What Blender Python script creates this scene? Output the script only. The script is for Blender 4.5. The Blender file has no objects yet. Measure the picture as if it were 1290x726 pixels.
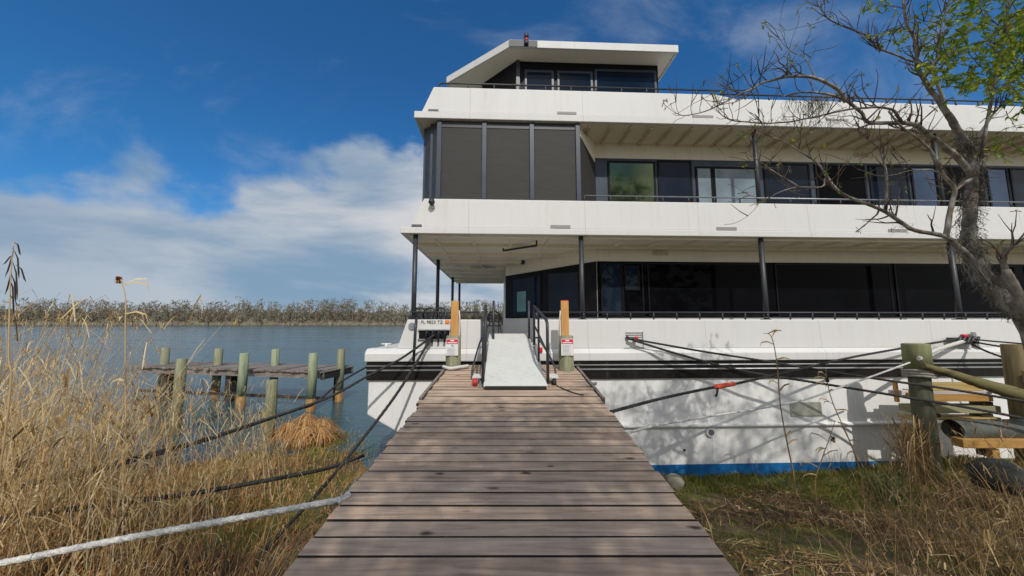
import bpy, bmesh, math, random
from mathutils import Vector, Matrix, noise
random.seed(7)
R = math.radians
sc = bpy.context.scene
col = sc.collection
# ------------------------------------------------------------------ camera, world, sun, exposure
F = 430.0; W_, H_ = 1290.0, 726.0; PITCH = R(5.84)
cam_d = bpy.data.cameras.new('camera'); cam = bpy.data.objects.new('camera', cam_d); col.objects.link(cam)
cam_d.sensor_width = 36.0; cam_d.lens = 36.0 * F / W_; cam_d.clip_start = 0.05; cam_d.clip_end = 5000
cam.location = (0, 0, 0); cam.rotation_euler = (R(90) + PITCH, 0, 0)
sc.camera = cam
SUN_EL, SUN_AZ = R(45), R(12)                      # azimuth: to the right of straight behind the camera
SUNV = Vector((math.sin(SUN_AZ) * math.cos(SUN_EL), -math.cos(SUN_AZ) * math.cos(SUN_EL), math.sin(SUN_EL)))
sd = bpy.data.lights.new('sun', 'SUN'); sd.energy = 2.85; sd.angle = R(0.53); sd.color = (1.0, 0.95, 0.87)
so = bpy.data.objects.new('sun', sd); col.objects.link(so); so.location = SUNV * 60
so.rotation_euler = SUNV.to_track_quat('Z', 'Y').to_euler()
sc.view_settings.view_transform = 'Standard'; sc.view_settings.look = 'None'
sc.view_settings.exposure = 0.0; sc.view_settings.gamma = 1.0; sc.view_settings.use_curve_mapping = False
sc.cycles.max_bounces = 8; sc.cycles.transparent_max_bounces = 12
try: sc.cycles.use_denoising = True
except Exception: pass

world = bpy.data.worlds.new('World'); sc.world = world; world.use_nodes = True
nt = world.node_tree; N = nt.nodes; L = nt.links
for n in list(N): N.remove(n)
def wn(t, **k):
    n = N.new(t)
    for a, v in k.items(): setattr(n, a, v)
    return n
def wmath(op, a, b=None, clamp=False):
    m = wn('ShaderNodeMath', operation=op, use_clamp=clamp)
    for i, v in enumerate((a, b)):
        if v is None: continue
        if isinstance(v, (int, float)): m.inputs[i].default_value = v
        else: L.new(v, m.inputs[i])
    return m.outputs[0]
def wmix(fac, a, b):
    m = wn('ShaderNodeMix', data_type='RGBA')
    if isinstance(fac, (int, float)): m.inputs[0].default_value = fac
    else: L.new(fac, m.inputs[0])
    for i, v in ((6, a), (7, b)):
        if isinstance(v, tuple): m.inputs[i].default_value = (*v, 1)
        else: L.new(v, m.inputs[i])
    return m.outputs[2]
out = wn('ShaderNodeOutputWorld'); bg = wn('ShaderNodeBackground'); bg.inputs[1].default_value = 0.1
sky = wn('ShaderNodeTexSky', sky_type='NISHITA'); sky.sun_disc = False
sky.sun_elevation = SUN_EL; sky.sun_rotation = math.pi - SUN_AZ
sky.air_density = 1.0; sky.dust_density = 0.4; sky.ozone_density = 2.5
tint = wn('ShaderNodeMix', data_type='RGBA', blend_type='MULTIPLY'); tint.inputs[0].default_value = 1.0
L.new(sky.outputs[0], tint.inputs[6]); tint.inputs[7].default_value = (0.26, 0.78, 1.16, 1)
tc = wn('ShaderNodeTexCoord'); sep = wn('ShaderNodeSeparateXYZ'); L.new(tc.outputs['Generated'], sep.inputs[0])
mp = wn('ShaderNodeMapping'); mp.inputs['Scale'].default_value = (1.0, 1.0, 1.5); L.new(tc.outputs['Generated'], mp.inputs[0])
def wnoise(vec, scale, detail=6, rough=0.55, dist=0.0):
    n = wn('ShaderNodeTexNoise'); n.inputs['Scale'].default_value = scale; n.inputs['Detail'].default_value = detail
    n.inputs['Roughness'].default_value = rough; n.inputs['Distortion'].default_value = dist; L.new(vec, n.inputs['Vector'])
    return n.outputs[0]
n1 = wnoise(mp.outputs[0], 7.0, 7, 0.5, 0.0)
n2 = wnoise(mp.outputs[0], 2.3, 3, 0.5)
ec = wn('ShaderNodeFloatCurve'); cm = ec.mapping.curves[0]                                   # height of the bank's top by direction
e01 = wmath('ADD', sep.outputs[0], 1.0); L.new(e01, ec.inputs['Value'])
pts_ = [(0.0, 0.25), (0.185, 0.26), (0.267, 0.30), (0.36, 0.295), (0.40, 0.31), (0.47, 0.375), (0.58, 0.435), (0.70, 0.45), (1.0, 0.42)]
cm.points[0].location = pts_[0]; cm.points[1].location = pts_[-1]
for q in pts_[1:-1]: cm.points.new(*q)
ec.mapping.update(); edge = ec.outputs[0]
over = wmath('SUBTRACT', edge, sep.outputs[2])
bank = wmath('ADD', wmath('ADD', over, wmath('MULTIPLY', wmath('SUBTRACT', n1, 0.5), 0.30)), wmath('MULTIPLY', wmath('SUBTRACT', n2, 0.5), 0.05))
side = wn('ShaderNodeMapRange', interpolation_type='SMOOTHSTEP'); L.new(sep.outputs[0], side.inputs[0]); side.inputs[1].default_value = 0.0; side.inputs[2].default_value = 0.35; side.inputs[3].default_value = 0.0; side.inputs[4].default_value = -0.22
backm = wn('ShaderNodeMapRange', interpolation_type='SMOOTHSTEP'); L.new(sep.outputs[1], backm.inputs[0]); backm.inputs[1].default_value = 0.12; backm.inputs[2].default_value = -0.15; backm.inputs[3].default_value = 0.0; backm.inputs[4].default_value = 1.0
# unseen broken cumulus added behind the camera to brighten the shaded walls
bankb = wmath('ADD', wmath('SUBTRACT', 0.16, wmath('MULTIPLY', sep.outputs[2], 0.12)), wmath('MULTIPLY', wmath('SUBTRACT', n2, 0.5), 0.9))
front = wmath('ADD', bank, side.outputs[0])
mixb = wn('ShaderNodeMix', data_type='FLOAT'); L.new(backm.outputs[0], mixb.inputs[0]); L.new(front, mixb.inputs[2]); L.new(bankb, mixb.inputs[3])
mr = wn('ShaderNodeMapRange', interpolation_type='SMOOTHSTEP'); L.new(mixb.outputs[0], mr.inputs[0]); mr.inputs[1].default_value = -0.025; mr.inputs[2].default_value = 0.06
mp2 = wn('ShaderNodeMapping'); mp2.inputs['Scale'].default_value = (1.6, 1.6, 4.2); mp2.inputs['Location'].default_value = (3.1, 0.4, 0.0); L.new(tc.outputs['Generated'], mp2.inputs[0])
n3 = wnoise(mp2.outputs[0], 1.15, 6, 0.55, 0.3)
shade = wn('ShaderNodeMapRange', interpolation_type='SMOOTHSTEP'); L.new(n3, shade.inputs[0]); shade.inputs[1].default_value = 0.36; shade.inputs[2].default_value = 0.60
left = wn('ShaderNodeMapRange'); L.new(sep.outputs[0], left.inputs[0]); left.inputs[1].default_value = -0.84; left.inputs[2].default_value = -0.30
shade2 = wmath('MULTIPLY', shade.outputs[0], wmath('ADD', wmath('MULTIPLY', left.outputs[0], 0.75), 0.42), True)
cloudc = wmix(backm.outputs[0], wmix(shade2, (2.3, 3.4, 4.7), (6.5, 6.5, 6.6)), (9.0, 9.0, 9.0))
# thin high wisps
mp3 = wn('ShaderNodeMapping'); mp3.inputs['Scale'].default_value = (1.0, 3.0, 2.0); mp3.inputs['Rotation'].default_value = (0.2, 0.5, 0.6); L.new(tc.outputs['Generated'], mp3.inputs[0])
n4 = wnoise(mp3.outputs[0], 2.1, 7, 0.6, 0.5)
ci = wn('ShaderNodeMapRange', interpolation_type='SMOOTHSTEP'); L.new(n4, ci.inputs[0]); ci.inputs[1].default_value = 0.48; ci.inputs[2].default_value = 0.80; ci.inputs[4].default_value = 0.34
hi = wn('ShaderNodeMapRange'); L.new(sep.outputs[2], hi.inputs[0]); hi.inputs[1].default_value = 0.22; hi.inputs[2].default_value = 0.34
withci = wmix(wmath('MULTIPLY', ci.outputs[0], hi.outputs[0]), tint.outputs[2], (5.0, 5.4, 6.0))
fin = wmix(wmath('MULTIPLY', mr.outputs[0], 0.95), withci, cloudc)
L.new(fin, bg.inputs[0]); L.new(bg.outputs[0], out.inputs[0])

# ------------------------------------------------------------------ geometry helpers
def ray(x, y):
    X = (x - 645) / F; V = (363 - y) / F
    return Vector((X, math.cos(PITCH) - V * math.sin(PITCH), math.sin(PITCH) + V * math.cos(PITCH)))
def P(x, y, Y):
    r = ray(x, y); return r * (Y / r.y)
def PZ(x, y, Z):
    r = ray(x, y); return r * (Z / r.z)
A_ = R(2.3); DB = 6.9
HM = Matrix.Translation((0, DB, 0)) @ Matrix.Rotation(A_, 4, 'Z')       # hull frame: u right along the side, n away, z
HI = HM.inverted()
def Hp(u, n, z): return HM @ Vector((u, n, z))
def HU(x, y, n=0.0):                                                     # a point of the side plane at depth n -> (u, z)
    o = HI @ Vector((0, 0, 0)); r = HI.to_3x3() @ ray(x, y)
    t = (n - o.y) / r.y; q = o + r * t; return q.x, q.z
def HW(x, y, a, b):                                                      # a point of the upright plane through a, b (u, n) -> (metres from a, z)
    o = HI @ Vector((0, 0, 0)); r = HI.to_3x3() @ ray(x, y)
    d = Vector((b[0] - a[0], b[1] - a[1])).normalized(); nn = Vector((-d.y, d.x))
    t = ((a[0] - o.x) * nn.x + (a[1] - o.y) * nn.y) / (r.x * nn.x + r.y * nn.y)
    q = o + r * t; return (q.x - a[0]) * d.x + (q.y - a[1]) * d.y, q.z
FRAME = {}
class MB:
    def __init__(s, T=None): s.v = []; s.f = []; s.sm = []; s.T = T
    def add(s, vs, fs, smooth=False):
        k = len(s.v); s.v += [Vector(v) if s.T is None else s.T @ Vector(v) for v in vs]
        s.f += [tuple(i + k for i in q) for q in fs]; s.sm += [smooth] * len(fs); return s
    def box(s, lo, hi, M=None):
        (a, b, c), (d, e, f) = lo, hi
        vs = [Vector(p) for p in ((a,b,c),(d,b,c),(d,e,c),(a,e,c),(a,b,f),(d,b,f),(d,e,f),(a,e,f))]
        if M is not None: vs = [M @ v for v in vs]
        return s.add(vs, [(0,3,2,1),(4,5,6,7),(0,1,5,4),(1,2,6,5),(2,3,7,6),(3,0,4,7)])
    def prism(s, poly, lo, hi, ax=2):                                    # poly extruded along an axis; ax = 2: (x, y) -> z, ax = 1: (x, z) -> y
        def p3(p, h): return (p[0], p[1], h) if ax == 2 else ((p[0], h, p[1]) if ax == 1 else (h, p[0], p[1]))
        n = len(poly); vs = [p3(p, lo) for p in poly] + [p3(p, hi) for p in poly]
        return s.add(vs, [tuple(range(n - 1, -1, -1)), tuple(range(n, 2 * n))] + [(i, (i + 1) % n, n + (i + 1) % n, n + i) for i in range(n)])
    def loft(s, rings, close=True, caps=True, smooth=False):
        n = len(rings[0]); vs = [p for r in rings for p in r]; fs = []
        for j in range(len(rings) - 1):
            for i in range(n if close else n - 1):
                i2 = (i + 1) % n; fs.append((j*n + i, j*n + i2, (j+1)*n + i2, (j+1)*n + i))
        s.add(vs, fs, smooth)
        if caps and close:
            k = len(s.v) - len(vs)
            s.f += [tuple(k + i for i in range(n - 1, -1, -1)), tuple(k + (len(rings) - 1) * n + i for i in range(n))]; s.sm += [False, False]
        return s
    def tube(s, pts, r, n=8, jit=0.0, caps=True):
        pts = [Vector(p) for p in pts]; m = len(pts)
        rs = r if isinstance(r, (list, tuple)) else [r] * m
        rings = []; ref = None
        for i, p in enumerate(pts):
            d = (pts[min(i + 1, m - 1)] - pts[max(i - 1, 0)])
            if d.length < 1e-9: d = Vector((0, 0, 1))
            d.normalize()
            if ref is None: ref = Vector((0, 0, 1)).cross(d) if abs(d.z) < 0.9 else Vector((1, 0, 0)).cross(d)
            x = (ref - d * ref.dot(d)).normalized(); y = d.cross(x); ref = x
            rings.append([p + (x * math.cos(t) + y * math.sin(t)) * rs[i] * (1 + (random.uniform(-jit, jit) if jit else 0)) for t in [2 * math.pi * k / n for k in range(n)]])
        return s.loft(rings, True, caps, True)
    def disc(s, c, r, h, axis=Vector((0, 0, 1)), n=14):
        c = Vector(c); return s.tube([c, c + axis * h], r, n)
    def ribbon(s, pts, w, side):                                          # flat blade
        vs = []; m = len(pts)
        for i, p in enumerate(pts):
            k = w if not isinstance(w, (list, tuple)) else w[i]
            vs += [Vector(p) - side * k * 0.5, Vector(p) + side * k * 0.5]
        return s.add(vs, [(2*i, 2*i + 1, 2*i + 3, 2*i + 2) for i in range(m - 1)])
    def build(s, name, m, parent=None, bevel=0.0, fix=True, seg=2):
        me = bpy.data.meshes.new(name)
        if parent is not None: inv = FRAME[parent.name].inverted()
        else:
            xs = [v.x for v in s.v]; ys = [v.y for v in s.v]; z0 = min(v.z for v in s.v)
            FM = Matrix.Translation(((min(xs) + max(xs)) / 2, (min(ys) + max(ys)) / 2, z0)); inv = FM.inverted()
        me.from_pydata([inv @ v for v in s.v], [], s.f)
        me.polygons.foreach_set('use_smooth', s.sm)
        if fix:
            b = bmesh.new(); b.from_mesh(me); bmesh.ops.recalc_face_normals(b, faces=b.faces); b.to_mesh(me); b.free()
        for q in (m if isinstance(m, list) else [m]): me.materials.append(q)
        o = bpy.data.objects.new(name, me); col.objects.link(o)
        if parent is not None: o.parent = parent; FRAME[o.name] = FRAME[parent.name]
        else: o.matrix_world = FM; FRAME[o.name] = FM
        if bevel:
            bm = o.modifiers.new('edges', 'BEVEL'); bm.width = bevel; bm.segments = seg; bm.limit_method = 'ANGLE'; bm.angle_limit = R(40)
        return o
def tag(o, label=None, cat=None, group=None, kind=None):
    for k, v in (('label', label), ('category', cat), ('group', group), ('kind', kind)):
        if v: o[k] = v
    return o
def root(name, M, label, cat, group=None):
    o = bpy.data.objects.new(name, None); col.objects.link(o)
    if isinstance(M, (Vector, tuple)): M = Matrix.Translation(M)
    o.matrix_world = M; o.empty_display_size = 0.1; FRAME[o.name] = M
    return tag(o, label, cat, group)
def dup(o, M, label=None, group=None):
    r = o.copy(); col.objects.link(r); r.matrix_world = M; FRAME[r.name] = M
    if label: r['label'] = label
    if group: r['group'] = group
    for c in list(o.children):
        d = c.copy(); col.objects.link(d); d.parent = r
        for g in list(c.children):
            e = g.copy(); col.objects.link(e); e.parent = d
    return r
def catmull(pts, k=8):
    pts = [Vector(p) for p in pts]; q = [pts[0] * 2 - pts[1]] + pts + [pts[-1] * 2 - pts[-2]]; o = []
    for i in range(1, len(q) - 2):
        a, b, c, d = q[i-1], q[i], q[i+1], q[i+2]
        for j in range(k):
            t = j / k; o.append(0.5 * ((2*b) + (c - a) * t + (2*a - 5*b + 4*c - d) * t*t + (3*b - a - 3*c + d) * t**3))
    return o + [pts[-1]]
def lerp(a, b, t): return a + (b - a) * t
def rv(k=1.0): return Vector((random.uniform(-k, k), random.uniform(-k, k), random.uniform(-k, k)))

# ------------------------------------------------------------------ materials
def new_mat(name):
    m = bpy.data.materials.new(name); m.use_nodes = True; t = m.node_tree
    b = t.nodes['Principled BSDF']; return m, t, b
def node(t, ty, **k):
    n = t.nodes.new(ty)
    for a, v in k.items():
        if a.startswith('i_'): n.inputs[a[2:].replace('_', ' ')].default_value = v
        else: setattr(n, a, v)
    return n
def ramp(t, fac, stops):
    r = node(t, 'ShaderNodeValToRGB'); e = r.color_ramp.elements
    while len(e) < len(stops): e.new(0.5)
    for q, (p, c) in zip(e, stops): q.position = p; q.color = (*c, 1)
    t.links.new(fac, r.inputs[0]); return r.outputs[0]
def noise_tex(t, scale=(1, 1, 1), s=5.0, detail=6, rough=0.55, coord='Object', dist=0.0):
    c = node(t, 'ShaderNodeTexCoord'); mp = node(t, 'ShaderNodeMapping'); mp.inputs['Scale'].default_value = scale
    t.links.new(c.outputs[coord], mp.inputs[0])
    n = node(t, 'ShaderNodeTexNoise'); n.inputs['Scale'].default_value = s; n.inputs['Detail'].default_value = detail
    n.inputs['Roughness'].default_value = rough; n.inputs['Distortion'].default_value = dist; t.links.new(mp.outputs[0], n.inputs['Vector'])
    return n.outputs[0]
def mixc(t, fac, a, b, blend='MIX'):
    m = node(t, 'ShaderNodeMix', data_type='RGBA', blend_type=blend)
    if isinstance(fac, (int, float)): m.inputs[0].default_value = fac
    else: t.links.new(fac, m.inputs[0])
    for i, v in ((6, a), (7, b)):
        if isinstance(v, tuple): m.inputs[i].default_value = (*v, 1)
        else: t.links.new(v, m.inputs[i])
    return m.outputs[2]
def bump(t, b, h, strength=0.3, dist=0.01):
    n = node(t, 'ShaderNodeBump'); n.inputs['Strength'].default_value = strength; n.inputs['Distance'].default_value = dist
    t.links.new(h, n.inputs['Height']); t.links.new(n.outputs[0], b.inputs['Normal'])
def simple(name, stops, scale=(1, 1, 1), s=5.0, rough=0.6, bs=0.0, bd=0.01, metal=0.0, detail=6, spec=None, dist=0.0):
    m, t, b = new_mat(name); n = noise_tex(t, scale, s, detail, dist=dist)
    k = len(stops); c = ramp(t, n, [(0.3 + 0.4 * i / max(1, k - 1), q) for i, q in enumerate(stops)])
    t.links.new(c, b.inputs['Base Color']); b.inputs['Roughness'].default_value = rough; b.inputs['Metallic'].default_value = metal
    if spec is not None: b.inputs['Specular IOR Level'].default_value = spec
    if bs: bump(t, b, n, bs, bd)
    return m
def island(name, stops, rough=0.7, trans=0.0, s=0.0):
    m, t, b = new_mat(name); g = node(t, 'ShaderNodeNewGeometry'); c = ramp(t, g.outputs['Random Per Island'], stops)
    if s:
        n = noise_tex(t, (1, 1, 1), s, 4); c = mixc(t, 0.55, c, ramp(t, n, [(0.3, (0.55, 0.52, 0.5)), (0.7, (1.25, 1.2, 1.1))]), 'MULTIPLY')
    t.links.new(c, b.inputs['Base Color']); b.inputs['Roughness'].default_value = rough; b.inputs['Specular IOR Level'].default_value = 0.25
    if trans:
        o = t.nodes['Material Output']; tr = node(t, 'ShaderNodeBsdfTranslucent'); t.links.new(c, tr.inputs[0])
        mx = node(t, 'ShaderNodeMixShader'); mx.inputs[0].default_value = trans
        t.links.new(b.outputs[0], mx.inputs[1]); t.links.new(tr.outputs[0], mx.inputs[2]); t.links.new(mx.outputs[0], o.inputs[0])
    return m
def paint(name, c, rough=0.38, grime=0.12, gc=(0.42, 0.38, 0.30), seams=False):
    m, t, b = new_mat(name)
    n = noise_tex(t, (1.2, 1.2, 0.25), 2.2, 8, 0.62); n2 = noise_tex(t, (6, 6, 0.5), 3.0, 6, 0.6)
    f = node(t, 'ShaderNodeMath', operation='MULTIPLY'); t.links.new(n, f.inputs[0]); t.links.new(n2, f.inputs[1])
    r = node(t, 'ShaderNodeMapRange'); t.links.new(f.outputs[0], r.inputs[0]); r.inputs[1].default_value = 0.22; r.inputs[2].default_value = 0.46; r.inputs[4].default_value = grime
    base = mixc(t, r.outputs[0], c, gc)
    n4 = noise_tex(t, (2.6, 2.6, 0.16), 2.4, 5, 0.6); st = node(t, 'ShaderNodeMapRange'); t.links.new(n4, st.inputs[0]); st.inputs[1].default_value = 0.60; st.inputs[2].default_value = 0.78; st.inputs[4].default_value = min(0.45, grime * 1.2)
    base = mixc(t, st.outputs[0], base, (0.33, 0.27, 0.19))
    if seams:
        cx = node(t, 'ShaderNodeTexCoord'); sx = node(t, 'ShaderNodeSeparateXYZ'); t.links.new(cx.outputs['Object'], sx.inputs[0])
        ad = node(t, 'ShaderNodeMath', operation='MULTIPLY_ADD'); t.links.new(sx.outputs[0], ad.inputs[0]); ad.inputs[1].default_value = 1 / 2.44; ad.inputs[2].default_value = 10.37
        frc = node(t, 'ShaderNodeMath', operation='FRACT'); t.links.new(ad.outputs[0], frc.inputs[0])
        lt = node(t, 'ShaderNodeMath', operation='LESS_THAN'); t.links.new(frc.outputs[0], lt.inputs[0]); lt.inputs[1].default_value = 0.0036
        m2 = node(t, 'ShaderNodeMath', operation='MULTIPLY'); t.links.new(lt.outputs[0], m2.inputs[0]); m2.inputs[1].default_value = 0.45
        base = mixc(t, m2.outputs[0], base, (0.22, 0.20, 0.17))
    t.links.new(base, b.inputs['Base Color'])
    rr = node(t, 'ShaderNodeMapRange'); t.links.new(n, rr.inputs[0]); rr.inputs[3].default_value = rough - 0.08; rr.inputs[4].default_value = rough + 0.18
    t.links.new(rr.outputs[0], b.inputs['Roughness']); b.inputs['Specular IOR Level'].default_value = 0.22
    n3 = noise_tex(t, (1, 1, 1), 0.9, 3); bump(t, b, n3, 0.12, 0.02)
    return m
WHITE = paint('white_paint', (0.645, 0.64, 0.628), 0.50, 0.16, seams=True)
HULLW = paint('hull_white_paint', (0.78, 0.775, 0.765), 0.42, 0.22, seams=True)
CREAM = paint('soffit_bounce_tint', (0.84, 0.78, 0.66), 0.5, 0.15)  # white paint with the beige of bounce light put into its colour
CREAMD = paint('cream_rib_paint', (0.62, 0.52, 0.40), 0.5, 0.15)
BLUEP = paint('blue_antifoul', (0.012, 0.14, 0.38), 0.5, 0.5, (0.02, 0.05, 0.10))
BLACKP = paint('black_stripe_paint', (0.012, 0.010, 0.010), 0.4, 0.2, (0.06, 0.05, 0.04))
GREYM = simple('grey_metal', [(0.30, 0.31, 0.32), (0.42, 0.43, 0.44)], s=9, rough=0.4, metal=0.6)
DARKM = simple('dark_post_metal', [(0.022, 0.024, 0.030), (0.040, 0.042, 0.050)], s=6, rough=0.45)
RAILM = simple('galvanised_rail', [(0.20, 0.21, 0.23), (0.30, 0.31, 0.33)], s=12, rough=0.35, metal=0.7)
FRAMEM = simple('blue_grey_frame', [(0.022, 0.034, 0.055), (0.034, 0.048, 0.075)], s=4, rough=0.4)
BLACKF = simple('black_frame', [(0.005, 0.005, 0.007), (0.010, 0.010, 0.013)], s=4, rough=0.5, spec=0.15)
SCREEN = simple('dark_mesh_screen', [(0.025, 0.0225, 0.021), (0.034, 0.031, 0.029)], scale=(1, 1, 8), s=3, rough=0.7, bs=0.15, bd=0.01)
def glass(name, base, spec=0.5, metal=0.0, rough=0.03, wav=0.05):
    m, t, b = new_mat(name); n = noise_tex(t, (1, 1, 1), 1.3, 2)
    c = ramp(t, n, [(0.3, tuple(q * 0.7 for q in base)), (0.7, tuple(q * 1.3 for q in base))]); t.links.new(c, b.inputs['Base Color'])
    b.inputs['Roughness'].default_value = rough; b.inputs['Specular IOR Level'].default_value = spec; b.inputs['Metallic'].default_value = metal
    bump(t, b, n, wav, 0.05); return m
GLASS = glass('dark_tinted_glass', (0.003, 0.0032, 0.004), 0.03)
GLASSB = glass('blue_tinted_glass', (0.010, 0.017, 0.032), 0.12)
MIRROR = glass('mirror_tinted_glass', (0.050, 0.075, 0.125), 0.5, 0.9, 0.05)
GREENM = glass('green_reflection_tint', (0.075, 0.095, 0.050), 0.5, 0.9, 0.05)  # reflection of trees put into the pane's colour as a green tint
PALEB = glass('pale_blue_pane', (0.17, 0.225, 0.26), 0.4, 0.0, 0.15)  # diffuse pale blue-grey pane
TEAL = glass('teal_reflection', (0.10, 0.24, 0.23), 0.6, 0.0, 0.1)
RAMPW = paint('ramp_paint', (0.62, 0.63, 0.60), 0.5, 0.4, (0.36, 0.33, 0.28))
REDP = simple('red_plastic', [(0.50, 0.012, 0.015), (0.62, 0.02, 0.02)], s=5, rough=0.4)
ORANGE = simple('orange_decal', [(0.75, 0.20, 0.03), (0.8, 0.25, 0.04)], s=5, rough=0.5)
TYRE = simple('black_rubber', [(0.012, 0.012, 0.012), (0.025, 0.025, 0.025)], s=9, rough=0.7)
SIGNW = simple('sign_white', [(0.68, 0.68, 0.69), (0.74, 0.74, 0.74)], s=4, rough=0.5)
SIGNR = simple('sign_red', [(0.62, 0.012, 0.05), (0.68, 0.02, 0.07)], s=4, rough=0.5)
INK = simple('sign_ink', [(0.06, 0.06, 0.07), (0.14, 0.14, 0.15)], s=4, rough=0.6)
YELLOWW = simple('yellow_pine', [(0.46, 0.22, 0.06), (0.62, 0.34, 0.11)], scale=(3, 3, 0.4), s=4, rough=0.65, bs=0.3)
YPLANK = simple('yellow_plank', [(0.30, 0.21, 0.07), (0.50, 0.36, 0.13)], scale=(0.5, 3, 6), s=4, rough=0.7, bs=0.3)
BPLANK = simple('bright_new_plank', [(0.34, 0.18, 0.045), (0.48, 0.27, 0.08)], scale=(0.5, 3, 6), s=4, rough=0.7, bs=0.3)
PILEG = simple('green_treated_piling', [(0.13, 0.14, 0.08), (0.24, 0.245, 0.15), (0.33, 0.31, 0.21)], scale=(5, 5, 0.6), s=3, rough=0.8, bs=0.5)
PILEP = simple('pale_green_piling', [(0.15, 0.18, 0.105), (0.27, 0.31, 0.19), (0.37, 0.40, 0.28)], scale=(5, 5, 0.5), s=3, rough=0.8, bs=0.5)
PILER = simple('rusty_wet_piling', [(0.16, 0.09, 0.03), (0.38, 0.20, 0.05)], scale=(5, 5, 0.8), s=3, rough=0.6, bs=0.4)
DARKW = simple('dark_wet_wood', [(0.02, 0.016, 0.012), (0.06, 0.05, 0.04)], scale=(1, 4, 4), s=4, rough=0.6, bs=0.4)
OLDW = simple('old_grey_wood', [(0.12, 0.095, 0.08), (0.22, 0.18, 0.155), (0.30, 0.26, 0.23)], scale=(0.5, 6, 6), s=3, rough=0.85, bs=0.5)
GREYSK = simple('grey_bottom_paint', [(0.20, 0.21, 0.20), (0.30, 0.30, 0.28)], s=3, rough=0.7)
LOGM = simple('mossy_log', [(0.06, 0.05, 0.022), (0.15, 0.12, 0.05), (0.10, 0.12, 0.03)], scale=(1, 4, 4), s=3, rough=0.9, bs=0.6)
PIPEM = simple('mossy_grey_pipe', [(0.05, 0.055, 0.045), (0.12, 0.125, 0.11)], scale=(1, 1, 1), s=5, rough=0.6, bs=0.2)
def rope_mat(name, a, b_):
    m, t, b = new_mat(name); n = noise_tex(t, (1, 1, 1), 60, 3); c = ramp(t, n, [(0.35, a), (0.65, b_)]); t.links.new(c, b.inputs['Base Color'])
    b.inputs['Roughness'].default_value = 0.85; bump(t, b, n, 0.6, 0.01); return m
ROPEB = rope_mat('black_rope', (0.012, 0.012, 0.013), (0.045, 0.042, 0.040))
ROPEW = rope_mat('white_rope', (0.42, 0.40, 0.37), (0.72, 0.70, 0.66))
BARK = simple('lichen_bark', [(0.075, 0.062, 0.050), (0.23, 0.20, 0.165), (0.44, 0.42, 0.38)], scale=(1, 1, 0.45), s=14, rough=0.95, bs=0.9, bd=0.03)
TWIG = simple('twig_bark', [(0.07, 0.05, 0.038), (0.17, 0.13, 0.10)], s=9, rough=0.9)
MOSS = island('spanish_moss', [(0, (0.11, 0.10, 0.085)), (1, (0.23, 0.21, 0.18))], 0.9)
LEAF = island('spring_leaves', [(0, (0.09, 0.20, 0.03)), (0.5, (0.26, 0.38, 0.04)), (1, (0.52, 0.50, 0.05))], 0.55, 0.45)
LEAFD = island('dark_leaves', [(0, (0.02, 0.06, 0.02)), (0.5, (0.04, 0.10, 0.025)), (1, (0.09, 0.15, 0.03))], 0.5, 0.35)
REED = island('dry_reed_straw', [(0, (0.36, 0.20, 0.07)), (0.25, (0.55, 0.36, 0.14)), (0.6, (0.72, 0.53, 0.27)), (0.9, (0.80, 0.68, 0.46)), (1, (0.50, 0.44, 0.22))], 0.7, 0.30)
REEDB = island('brown_dead_grass', [(0, (0.12, 0.07, 0.03)), (0.5, (0.33, 0.21, 0.09)), (1, (0.58, 0.43, 0.23))], 0.8, 0.2)
TUSS = island('orange_dead_grass', [(0, (0.36, 0.17, 0.055)), (0.5, (0.58, 0.32, 0.12)), (1, (0.70, 0.48, 0.24))], 0.8, 0.25)
GRASSG = island('olive_grass', [(0, (0.08, 0.11, 0.015)), (0.5, (0.18, 0.21, 0.03)), (0.8, (0.29, 0.28, 0.05)), (1, (0.36, 0.30, 0.11))], 0.8, 0.3)
GREENP = island('green_blades', [(0, (0.05, 0.10, 0.03)), (1, (0.15, 0.22, 0.07))], 0.6, 0.3)
SEED = island('dark_seed_head', [(0, (0.015, 0.013, 0.012)), (1, (0.05, 0.035, 0.022))], 0.9)
FARW = island('far_bare_trees', [(0, (0.20, 0.17, 0.135)), (0.45, (0.28, 0.245, 0.19)), (0.8, (0.25, 0.235, 0.14)), (1, (0.36, 0.33, 0.28))], 1.0, 0.4)

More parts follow.
